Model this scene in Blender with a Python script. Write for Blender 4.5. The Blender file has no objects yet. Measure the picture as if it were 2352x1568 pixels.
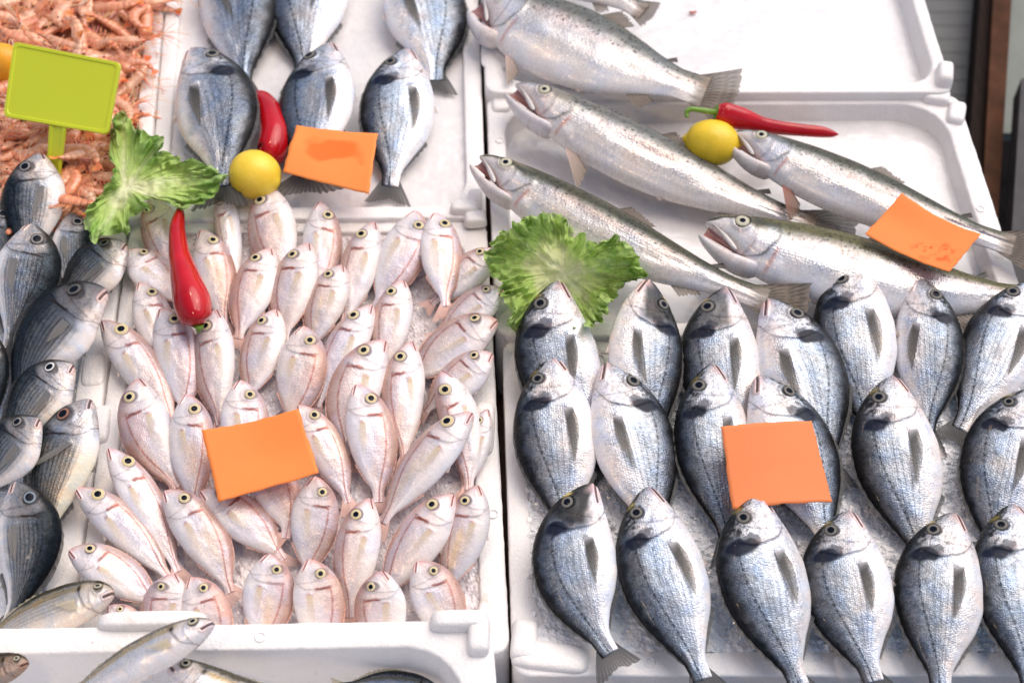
import bpy, math, random
import numpy as np
from mathutils import Vector, Matrix

random.seed(7)
RNG = np.random.default_rng(11)
SC = bpy.context.scene
COL = SC.collection
R = math.radians

# ------------------------------------------------------------------ camera frame
# the photograph is read in a 2352 x 1568 grid; at() gives the point of the stall that lies there at height z
PW, PH, F_PX, PITCH, DIST = 2352.0, 1568.0, 3231.0, R(54), 1.777
CAM = Vector((0, -DIST * math.cos(PITCH), DIST * math.sin(PITCH)))
FWD = (-CAM).normalized()
RIGHT = Vector((1, 0, 0))
UP = RIGHT.cross(FWD).normalized()


def at(p, z=0.0):
    d = FWD * F_PX + RIGHT * (p[0] - PW / 2) + UP * (PH / 2 - p[1])
    t = (z - CAM.z) / d.z
    return CAM + d * t


# ------------------------------------------------------------------ small maths
def hermite(xs, ys, x):
    xs = np.array(xs, float); ys = np.array(ys, float)
    d = np.diff(ys) / np.diff(xs)
    m = np.zeros_like(ys)
    m[1:-1] = np.where(d[:-1] * d[1:] > 0, 2 * d[:-1] * d[1:] / (d[:-1] + d[1:] + 1e-12), 0)
    m[0], m[-1] = d[0] * 1.3, d[-1]
    x = np.clip(x, xs[0], xs[-1])
    i = np.clip(np.searchsorted(xs, x) - 1, 0, len(xs) - 2)
    h = xs[i + 1] - xs[i]
    t = (x - xs[i]) / h
    return ((2 * t**3 - 3 * t**2 + 1) * ys[i] + (t**3 - 2 * t**2 + t) * h * m[i]
            + (-2 * t**3 + 3 * t**2) * ys[i + 1] + (t**3 - t**2) * h * m[i + 1])


def sstep(a, b, x):
    t = np.clip((x - a) / (b - a), 0, 1)
    return t * t * (3 - 2 * t)


def _hash(ix, iy, seed):
    n = (ix.astype(np.int64) * 374761393 + iy.astype(np.int64) * 668265263 + seed * 974634777) & 0x7FFFFFFF
    n = ((n ^ (n >> 13)) * 1274126177) & 0x7FFFFFFF
    n = n ^ (n >> 16)
    return (n & 0xFFFF) / 65535.0


def vnoise(x, y, seed=0):
    x = np.asarray(x, float); y = np.asarray(y, float)
    ix = np.floor(x); iy = np.floor(y)
    fx = x - ix; fy = y - iy
    fx = fx * fx * (3 - 2 * fx); fy = fy * fy * (3 - 2 * fy)
    a = _hash(ix, iy, seed); b = _hash(ix + 1, iy, seed)
    c = _hash(ix, iy + 1, seed); d = _hash(ix + 1, iy + 1, seed)
    return (a + (b - a) * fx) * (1 - fy) + (c + (d - c) * fx) * fy


def fbm(x, y, seed=0, octv=3):
    s = 0; a = 0.5; t = 0
    for k in range(octv):
        s = s + a * vnoise(x * 2**k, y * 2**k, seed + k * 17); t += a; a *= 0.5
    return s / t


def mixc(a, b, t):
    t = np.asarray(t)[..., None]
    return np.asarray(a) * (1 - t) + np.asarray(b) * t


def spots(x, y, seed, dens=.55, rmin=.12, rmax=.30):
    """irregular round spots, one at most in each unit cell"""
    out = np.zeros(np.broadcast(x, y).shape)
    for di in (-1, 0, 1):
        for dj in (-1, 0, 1):
            ix = np.floor(x) + di; iy = np.floor(y) + dj
            on = _hash(ix, iy, seed + 5) < dens
            cx = ix + .2 + .6 * _hash(ix, iy, seed); cy = iy + .2 + .6 * _hash(ix, iy, seed + 1)
            r = rmin + (rmax - rmin) * _hash(ix, iy, seed + 2)
            out = np.maximum(out, on * sstep(1.15, .75, np.hypot(x - cx, y - cy) / r))
    return out


def segdist(x, y, ax, ay, bx, by):
    dx, dy = bx - ax, by - ay
    t = np.clip(((x - ax) * dx + (y - ay) * dy) / (dx * dx + dy * dy), 0, 1)
    return np.hypot(x - ax - t * dx, y - ay - t * dy), t


# ------------------------------------------------------------------ objects
def mesh_obj(name, verts, faces, mat, parent=None, col=None, uv=None, smooth=True):
    me = bpy.data.meshes.new(name)
    verts = np.asarray(verts, float)
    me.from_pydata(verts.tolist(), [], faces if isinstance(faces, list) else faces.tolist())
    if smooth:
        me.polygons.foreach_set('use_smooth', [True] * len(me.polygons))
    if col is not None:
        ca = me.color_attributes.new('Col', 'FLOAT_COLOR', 'POINT')
        c = np.ones((len(verts), 4), np.float32)
        c[:, :col.shape[1]] = col
        ca.data.foreach_set('color', c.ravel())
    if uv is not None:
        ul = me.uv_layers.new(name='UVMap')
        li = np.zeros(len(me.loops), np.int32)
        me.loops.foreach_get('vertex_index', li)
        ul.data.foreach_set('uv', np.asarray(uv, np.float32)[li].ravel())
    if mat is not None:
        me.materials.append(mat)
    me.update()
    o = bpy.data.objects.new(name, me)
    COL.objects.link(o)
    if parent is not None:
        o.parent = parent
    return o


def empty(name, mw=None):
    o = bpy.data.objects.new(name, None)
    o.empty_display_size = 0.02
    COL.objects.link(o)
    if mw is not None:
        o.matrix_world = mw
    return o


def tag(o, label=None, cat=None, group=None, kind=None):
    if label: o['label'] = label
    if cat: o['category'] = cat
    if group: o['group'] = group
    if kind: o['kind'] = kind
    return o


def grid_faces(n, m, flip=False, wrap=False, base=0):
    """quads of an n x m vertex grid (row-major); wrap joins the last column to the first"""
    i = np.arange(n - 1)[:, None]
    j = np.arange(m if wrap else m - 1)[None, :]
    j2 = (j + 1) % m
    a = i * m + j; b = i * m + j2; c = (i + 1) * m + j2; d = (i + 1) * m + j
    q = np.stack([a, b, c, d] if not flip else [a, d, c, b], -1).reshape(-1, 4) + base
    return q


def frames(pts):
    pts = np.asarray(pts, float)
    t = np.gradient(pts, axis=0)
    t /= np.linalg.norm(t, axis=1)[:, None] + 1e-12
    up = np.array([0, 0, 1.0])
    n = np.cross(up, t)
    ln = np.linalg.norm(n, axis=1)[:, None]
    n = np.where(ln > 1e-4, n / (ln + 1e-12), np.array([1.0, 0, 0]))
    b = np.cross(t, n)
    return t, n, b


def catmull(pts, n):
    pts = np.asarray(pts, float)
    s = np.linspace(0, len(pts) - 1, n)
    return np.stack([hermite(range(len(pts)), pts[:, k], s) for k in range(pts.shape[1])], -1)


def tube(pts, rad, nv=10, flat=1.0, cap=True):
    """swept tube; returns verts, faces and (along, around) parameters"""
    pts = np.asarray(pts, float); rad = np.asarray(rad, float)
    t, n, b = frames(pts)
    a = np.linspace(0, 2 * math.pi, nv, endpoint=False)
    V = pts[:, None, :] + rad[:, None, None] * (np.cos(a)[None, :, None] * n[:, None, :] + flat * np.sin(a)[None, :, None] * b[:, None, :])
    N = len(pts)
    F = grid_faces(N, nv, flip=True, wrap=True).tolist()
    V = V.reshape(-1, 3)
    if cap:
        V = np.vstack([V, pts[0], pts[-1]])
        for j in range(nv):
            F.append([N * nv, j, (j + 1) % nv][::1])
            F.append([N * nv + 1, (N - 1) * nv + (j + 1) % nv, (N - 1) * nv + j])
    par = np.stack(np.meshgrid(np.linspace(0, 1, N), a, indexing='ij'), -1).reshape(-1, 2)
    if cap:
        par = np.vstack([par, [0, 0], [1, 0]])
    return V, F, par


class MB:
    """collects several pieces into one mesh"""
    def __init__(s): s.V = []; s.F = []; s.C = []; s.n = 0
    def add(s, V, F, C=None):
        V = np.asarray(V, float)
        s.V.append(V)
        s.F += [[int(i) + s.n for i in f] for f in F]
        if C is None: C = np.ones((len(V), 4))
        C = np.asarray(C, float)
        if C.ndim == 1: C = np.tile(C, (len(V), 1))
        s.C.append(C); s.n += len(V)
    def build(s, name, mat, parent=None, smooth=True):
        return mesh_obj(name, np.vstack(s.V), s.F, mat, parent, col=np.vstack(s.C), smooth=smooth)


# ------------------------------------------------------------------ node helpers
def mat_new(name):
    m = bpy.data.materials.new(name)
    m.use_nodes = True
    nt = m.node_tree
    b = nt.nodes['Principled BSDF']
    return m, nt, b


def nd(nt, typ, **kw):
    n = nt.nodes.new(typ)
    for k, v in kw.items():
        if k in n.inputs.keys(): n.inputs[k].default_value = v
        else: setattr(n, k, v)
    return n


def lk(nt, a, b): nt.links.new(a, b)


def math_n(nt, op, a, b=None, c=None):
    n = nt.nodes.new('ShaderNodeMath'); n.operation = op
    for i, v in enumerate((a, b, c)):
        if v is None: continue
        if isinstance(v, (int, float)): n.inputs[i].default_value = v
        else: nt.links.new(v, n.inputs[i])
    return n.outputs[0]


def mixcol(nt, fac, a, b, blend='MIX'):
    n = nt.nodes.new('ShaderNodeMix'); n.data_type = 'RGBA'; n.blend_type = blend
    for sock, v in ((n.inputs[0], fac), (n.inputs[6], a), (n.inputs[7], b)):
        if isinstance(v, (int, float)): sock.default_value = v
        elif isinstance(v, tuple): sock.default_value = v if len(v) == 4 else v + (1,)
        else: nt.links.new(v, sock)
    return n.outputs[2]


def ramp(nt, fac, stops):
    n = nt.nodes.new('ShaderNodeValToRGB')
    e = n.color_ramp.elements
    while len(e) < len(stops): e.new(0.5)
    for el, (p, c) in zip(e, stops):
        el.position = p
        el.color = (c, c, c, 1) if isinstance(c, (int, float)) else (c if len(c) == 4 else c + (1,))
    nt.links.new(fac, n.inputs[0])
    return n.outputs[0]


def bump(nt, h, strength, dist, normal=None):
    n = nt.nodes.new('ShaderNodeBump')
    n.inputs['Strength'].default_value = strength
    n.inputs['Distance'].default_value = dist
    nt.links.new(h, n.inputs['Height'])
    if normal is not None: nt.links.new(normal, n.inputs['Normal'])
    return n.outputs[0]


def noise_n(nt, vec, scale, detail=3, rough=0.5, dist=0.0):
    n = nt.nodes.new('ShaderNodeTexNoise')
    n.inputs['Scale'].default_value = scale; n.inputs['Detail'].default_value = detail
    n.inputs['Roughness'].default_value = rough; n.inputs['Distortion'].default_value = dist
    if vec is not None: nt.links.new(vec, n.inputs['Vector'])
    return n.outputs['Fac']


def vmap(nt, vec, scale=(1, 1, 1), loc=None):
    n = nt.nodes.new('ShaderNodeMapping')
    n.inputs['Scale'].default_value = scale
    nt.links.new(vec, n.inputs['Vector'])
    if loc is not None: nt.links.new(loc, n.inputs['Location'])
    return n.outputs[0]


# ------------------------------------------------------------------ materials
def skin_material(name, rows, metal, rough, bump_s, speck, coat=0.35, irid_k=0.75):
    """wet fish skin: pigment painted along the body, scales as cells in body coordinates"""
    m, nt, b = mat_new(name)
    col = nd(nt, 'ShaderNodeAttribute', attribute_name='Col')
    uv = nd(nt, 'ShaderNodeUVMap', uv_map='UVMap').outputs[0]
    oi = nd(nt, 'ShaderNodeObjectInfo')
    off = nd(nt, 'ShaderNodeCombineXYZ')
    r10 = math_n(nt, 'MULTIPLY', oi.outputs['Random'], 37.0)
    lk(nt, r10, off.inputs[0]); lk(nt, r10, off.inputs[1])
    body = vmap(nt, uv, (1, 1, 1), off.outputs[0])
    sc = vmap(nt, body, (1.5, .95, 1))
    vo = nd(nt, 'ShaderNodeTexVoronoi', feature='F1'); vo.inputs['Scale'].default_value = rows
    vo.inputs['Randomness'].default_value = 0.55
    lk(nt, sc, vo.inputs['Vector'])
    streak = noise_n(nt, vmap(nt, body, (210, 38, 1)), 1.0, 3, 0.6)
    broad = noise_n(nt, body, 9.0, 3, 0.55)
    fine = noise_n(nt, vmap(nt, body, (90, 150, 1)), 1.0, 2, 0.5)
    # every scale catches the light a little differently
    cellv = nd(nt, 'ShaderNodeSeparateColor'); lk(nt, vo.outputs['Color'], cellv.inputs[0])
    k1 = ramp(nt, streak, [(0.28, 1 - speck), (0.72, 1 + speck * 0.0 if False else 1.0)])
    k2 = ramp(nt, cellv.outputs[0], [(0, 1 - speck * 0.7), (1, 1.0)])
    sil = math_n(nt, 'MINIMUM', 1.0, math_n(nt, 'ADD', 0.15, math_n(nt, 'MULTIPLY', col.outputs['Alpha'], 1.2)))
    c = mixcol(nt, sil, col.outputs['Color'], k1, 'MULTIPLY')
    c = mixcol(nt, sil, c, k2, 'MULTIPLY')
    irid = ramp(nt, broad, [(0.3, (0.80, 0.92, 1.12)), (0.5, (1, 1, 1)), (0.7, (1.12, 0.97, 0.88))])
    c = mixcol(nt, irid_k, c, mixcol(nt, 1.0, c, irid, 'MULTIPLY'))
    lk(nt, c, b.inputs['Base Color'])
    mt = math_n(nt, 'MULTIPLY', col.outputs['Alpha'], metal)
    lk(nt, mt, b.inputs['Metallic'])
    rg = ramp(nt, math_n(nt, 'ADD', math_n(nt, 'MULTIPLY', broad, 0.6), math_n(nt, 'MULTIPLY', cellv.outputs[1], 0.4)),
              [(0.2, rough * 0.65), (0.8, rough * 1.35)])
    lk(nt, rg, b.inputs['Roughness'])
    h = math_n(nt, 'ADD', math_n(nt, 'MULTIPLY', math_n(nt, 'SUBTRACT', 1.0, vo.outputs['Distance']), 0.6),
               math_n(nt, 'ADD', math_n(nt, 'MULTIPLY', streak, 0.5), math_n(nt, 'MULTIPLY', fine, 0.4)))
    n1 = bump(nt, math_n(nt, 'MULTIPLY', h, sil), bump_s, 0.0016)
    n2 = bump(nt, broad, 0.35, 0.004, n1)
    lk(nt, n2, b.inputs['Normal'])
    b.inputs['Specular IOR Level'].default_value = 0.09
    b.inputs['Coat Weight'].default_value = coat * .20
    b.inputs['Coat Roughness'].default_value = 0.09
    return m


def painted_material(name, rough=0.35, coat=0.0, sss=0.0, alpha=False, metal=0.0, bumpy=0.0, bscale=300.0, spec=0.5):
    """pigment from the painted attribute; alpha of the attribute is how much of the light passes"""
    m, nt, b = mat_new(name)
    col = nd(nt, 'ShaderNodeAttribute', attribute_name='Col')
    lk(nt, col.outputs['Color'], b.inputs['Base Color'])
    b.inputs['Roughness'].default_value = rough
    b.inputs['Coat Weight'].default_value = coat
    b.inputs['Coat Roughness'].default_value = 0.08
    b.inputs['Metallic'].default_value = metal
    b.inputs['Specular IOR Level'].default_value = spec
    if sss:
        b.inputs['Subsurface Weight'].default_value = sss
        b.inputs['Subsurface Radius'].default_value = (0.006, 0.003, 0.002)
        b.inputs['Subsurface Scale'].default_value = 1.0
    if alpha:
        lk(nt, col.outputs['Alpha'], b.inputs['Alpha'])
    if name.startswith('prawn'):
        oi = nd(nt, 'ShaderNodeObjectInfo')
        tc = nd(nt, 'ShaderNodeTexCoord').outputs['Object']
        mot = ramp(nt, noise_n(nt, tc, 9, 3), [(.3, (.82, .74, .70)), (.7, (1.15, 1.12, 1.05))])
        tone = ramp(nt, oi.outputs['Random'], [(0, (.95, .72, .58)), (.5, (1.02, 1.0, .95)), (1, (1.05, 1.22, 1.28))])
        lk(nt, mixcol(nt, 1.0, mixcol(nt, 1.0, col.outputs['Color'], tone, 'MULTIPLY'), mot, 'MULTIPLY'), b.inputs['Base Color'])
    if bumpy:
        tc = nd(nt, 'ShaderNodeTexCoord').outputs['Object']
        lk(nt, bump(nt, noise_n(nt, tc, bscale, 3), bumpy, 0.002), b.inputs['Normal'])
    return m


def foam_material():
    m, nt, b = mat_new('polystyrene')
    tc = nd(nt, 'ShaderNodeTexCoord').outputs['Object']
    vo = nd(nt, 'ShaderNodeTexVoronoi', feature='F1'); vo.inputs['Scale'].default_value = 260
    lk(nt, tc, vo.inputs['Vector'])
    n1 = noise_n(nt, tc, 7, 5, 0.6)
    n2 = noise_n(nt, tc, 38, 4, 0.65)
    base = ramp(nt, n1, [(0.3, (0.78, 0.745, 0.72)), (0.62, (0.85, 0.825, 0.81))])
    n4 = noise_n(nt, tc, 4.5, 6, 0.7, 0.4)
    stain = math_n(nt, 'MAXIMUM', ramp(nt, n2, [(0.62, 0.0), (0.74, 0.55)]), ramp(nt, n4, [(0.56, 0.0), (0.72, 0.35)]))
    c = mixcol(nt, stain, base, (0.62, 0.54, 0.44))
    n3 = noise_n(nt, tc, 120, 2, 0.5)
    speck = ramp(nt, n3, [(0.77, 0.0), (0.79, 0.5)])
    c = mixcol(nt, speck, c, (0.38, 0.27, 0.2))
    lk(nt, c, b.inputs['Base Color'])
    lk(nt, ramp(nt, n1, [(0.35, 0.3), (0.7, 0.6)]), b.inputs['Roughness'])
    bn = bump(nt, vo.outputs['Distance'], 0.20, 0.002)
    bn = bump(nt, n2, 0.22, 0.004, bn)
    lk(nt, bn, b.inputs['Normal'])
    return m


def ice_material(name, c0, c1, scale=1.0, rel=1.0):
    m, nt, b = mat_new(name)
    tc = nd(nt, 'ShaderNodeTexCoord').outputs['Object']
    n1 = noise_n(nt, tc, 45 * scale, 4, 0.65)
    n2 = noise_n(nt, tc, 210 * scale, 3, 0.6)
    vo = nd(nt, 'ShaderNodeTexVoronoi', feature='F1'); vo.inputs['Scale'].default_value = 170 * scale
    lk(nt, tc, vo.inputs['Vector'])
    c = ramp(nt, n1, [(0.32, c0), (0.66, c1)])
    glint = ramp(nt, n2, [(0.6, 0.0), (0.75, 0.7 * min(1.0, rel))])
    c = mixcol(nt, glint, c, (0.85, 0.86, 0.88))
    lk(nt, c, b.inputs['Base Color'])
    b.inputs['Roughness'].default_value = 0.22
    b.inputs['Specular IOR Level'].default_value = 0.5
    b.inputs['Coat Weight'].default_value = 0.4
    b.inputs['Coat Roughness'].default_value = 0.1
    bn = bump(nt, vo.outputs['Distance'], 0.55 * rel, 0.004)
    bn = bump(nt, n2, 0.4 * rel, 0.002, bn)
    lk(nt, bn, b.inputs['Normal'])
    return m


def paper_material(name, c, wet=None, seed=0.0, red=False):
    m, nt, b = mat_new(name)
    uv = nd(nt, 'ShaderNodeUVMap', uv_map='UVMap').outputs[0]
    tc = nd(nt, 'ShaderNodeTexCoord').outputs['Object']
    n = noise_n(nt, tc, 16, 3)
    col = ramp(nt, n, [(0.3, tuple(x * 0.93 for x in c)), (0.7, c)])
    if wet is not None:  # second colour mixed in as a soft-edged blot; as flecks when red
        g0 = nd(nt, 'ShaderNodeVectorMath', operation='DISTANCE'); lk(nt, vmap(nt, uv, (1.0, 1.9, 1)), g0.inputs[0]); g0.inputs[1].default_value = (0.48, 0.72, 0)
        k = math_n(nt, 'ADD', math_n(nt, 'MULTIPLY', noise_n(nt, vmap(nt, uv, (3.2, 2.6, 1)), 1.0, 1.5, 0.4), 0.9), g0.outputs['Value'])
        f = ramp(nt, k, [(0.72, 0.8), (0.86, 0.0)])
        if red:
            g = nd(nt, 'ShaderNodeVectorMath', operation='DISTANCE'); lk(nt, uv, g.inputs[0]); g.inputs[1].default_value = (0.72, 0.68, 0)
            k2 = noise_n(nt, vmap(nt, uv, (11, 7, 1)), 1.0, 4, 0.65)
            f = math_n(nt, 'MULTIPLY', ramp(nt, g.outputs['Value'], [(0.12, 1.0), (0.32, 0.0)]), ramp(nt, k2, [(0.5, 0.0), (0.6, 1.0)]))
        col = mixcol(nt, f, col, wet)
    lk(nt, col, b.inputs['Base Color'])
    b.inputs['Roughness'].default_value = 0.6
    b.inputs['Specular IOR Level'].default_value = 0.25
    lk(nt, bump(nt, noise_n(nt, tc, 420, 2), 0.08, 0.001), b.inputs['Normal'])
    return m


def plain_material(name, c, rough=0.5, metal=0.0, coat=0.0, var=0.2, scale=40.0, bumpy=0.1, stretch=(1, 1, 1), spec=0.5):
    m, nt, b = mat_new(name)
    tc = nd(nt, 'ShaderNodeTexCoord').outputs['Object']
    v = vmap(nt, tc, stretch)
    n = noise_n(nt, v, scale, 4, 0.6)
    col = ramp(nt, n, [(0.3, tuple(x * (1 - var) for x in c)), (0.7, tuple(min(1, x * (1 + var)) for x in c))])
    lk(nt, col, b.inputs['Base Color'])
    b.inputs['Roughness'].default_value = rough; b.inputs['Metallic'].default_value = metal
    b.inputs['Coat Weight'].default_value = coat; b.inputs['Coat Roughness'].default_value = 0.06
    b.inputs['Specular IOR Level'].default_value = spec
    if bumpy: lk(nt, bump(nt, n, bumpy, 0.003), b.inputs['Normal'])
    return m
SKY, SUN, BULB = 0.145, 2.1, 6.0
# ------------------------------------------------------------------ fish
M = {}
M['bream'] = skin_material('bream_skin', 88, 0.66, 0.30, 0.36, 0.36)
M['pandora'] = skin_material('pink_skin', 64, 0.34, 0.30, 0.24, 0.12, 0.35, 0.16)
M['dark'] = skin_material('striped_skin', 76, 0.70, 0.30, 0.42, 0.42)
M['trout'] = skin_material('trout_skin', 120, 0.58, 0.29, 0.34, 0.26, 0.45, 0.5)
M['mullet'] = skin_material('mackerel_skin', 70, 0.55, 0.30, 0.25, 0.22)
M['eye'] = painted_material('fish_eye', 0.05, coat=.0, spec=.06)
M['fin'] = painted_material('fish_fin', 0.5, alpha=True, spec=.25)
M['flesh'] = painted_material('fish_flesh', 0.22, coat=0.6, bumpy=0.2, bscale=500)

SPEC = {
    'bream': dict(
        D=([0, .02, .06, .12, .20, .30, .40, .52, .66, .80, .92, 1], [.014, .043, .078, .121, .164, .197, .210, .204, .168, .104, .052, .045]),
        V=([0, .02, .06, .12, .20, .30, .40, .52, .66, .80, .92, 1], [-.014, -.039, -.065, -.097, -.133, -.165, -.184, -.186, -.158, -.094, -.048, -.043]),
        Wd=([0, .04, .12, .25, .40, .55, .70, .85, 1], [.014, .036, .058, .072, .074, .068, .050, .026, .005]),
        eye=(.150, .080, .0345), op=(.290, .105), mouth=((.0, -.010), (.098, -.058)), pect=(.335, -.055, .30), iris=(.20, .19, .17), iris2=(.07, .065, .06), pupil=.54,
        fins=dict(d=(.30, .90, .020), a=(.66, .88, .022), v=(.36, .10), t=(.19, 26))),
    'pandora': dict(
        D=([0, .02, .06, .12, .20, .30, .40, .52, .66, .80, .92, 1], [.012, .040, .074, .112, .145, .167, .174, .168, .144, .094, .043, .036]),
        V=([0, .02, .06, .12, .20, .30, .40, .52, .66, .80, .92, 1], [-.012, -.036, -.064, -.098, -.130, -.154, -.162, -.158, -.134, -.086, -.040, -.033]),
        Wd=([0, .04, .12, .25, .40, .55, .70, .85, 1], [.013, .038, .062, .078, .080, .074, .056, .028, .005]),
        eye=(.172, .060, .047), op=(.315, .095), mouth=((.0, -.004), (.088, -.048)), pect=(.355, -.040, .29), iris=(.64, .52, .24), iris2=(.60, .52, .44), pupil=.50,
        fins=dict(d=(.34, .88, .012), a=(.66, .86, .014), v=(.36, .09), t=(.20, 24))),
    'dark': dict(
        D=([0, .02, .06, .12, .20, .30, .40, .52, .66, .80, .92, 1], [.012, .042, .080, .122, .158, .184, .188, .170, .125, .072, .042, .040]),
        V=([0, .02, .06, .12, .20, .30, .40, .52, .66, .80, .92, 1], [-.012, -.038, -.066, -.100, -.136, -.166, -.174, -.160, -.118, -.068, -.040, -.038]),
        Wd=([0, .04, .12, .25, .40, .55, .70, .85, 1], [.014, .040, .068, .088, .090, .078, .054, .026, .005]),
        eye=(.150, .060, .049), op=(.275, .075), mouth=((.0, -.010), (.06, -.036)), pect=(.320, -.045, .28), iris=(.26, .25, .24), iris2=(.04, .035, .035), pupil=.56,
        fins=dict(d=(.30, .90, .026), a=(.66, .88, .026), v=(.36, .09), t=(.19, 26))),
    'trout': dict(
        D=([0, .012, .035, .07, .12, .19, .30, .42, .55, .68, .80, .90, 1], [.006, .022, .038, .053, .070, .086, .102, .108, .100, .080, .056, .042, .042]),
        V=([0, .012, .035, .07, .105, .14, .20, .30, .42, .55, .68, .80, .90, 1], [-.002, -.008, -.016, -.030, -.052, -.078, -.100, -.115, -.120, -.112, -.086, -.056, -.040, -.042]),
        Wd=([0, .03, .10, .20, .40, .55, .70, .85, 1], [.010, .026, .046, .060, .066, .060, .042, .022, .005]),
        eye=(.094, .024, .0205), op=(.205, .060), mouth=None, pect=(.235, -.078, .17), iris=(.50, .48, .36), iris2=(.18, .18, .14), pupil=.40,
        fins=dict(d=(.46, .58, .036), a=(.72, .80, .040), v=(.52, .045), t=(.175, 21))),
    'mullet': dict(
        D=([0, .012, .035, .07, .12, .20, .32, .45, .60, .75, .88, 1], [.008, .024, .042, .058, .074, .088, .098, .098, .084, .056, .030, .026]),
        V=([0, .012, .035, .07, .12, .20, .32, .45, .60, .75, .88, 1], [-.008, -.022, -.036, -.052, -.070, -.088, -.100, -.100, -.082, -.052, -.028, -.024]),
        Wd=([0, .03, .10, .22, .40, .55, .70, .85, 1], [.012, .030, .052, .068, .070, .062, .042, .022, .010]),
        eye=(.090, .030, .028), op=(.205, .060), mouth=((.0, -.004), (.06, -.020)), pect=(.235, -.030, .13), iris=(.40, .38, .26), iris2=(.14, .12, .09), pupil=.48,
        fins=dict(d=(.36, .86, .016), a=(.62, .86, .014), v=(.36, .06), t=(.15, 26))),
}


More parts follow.
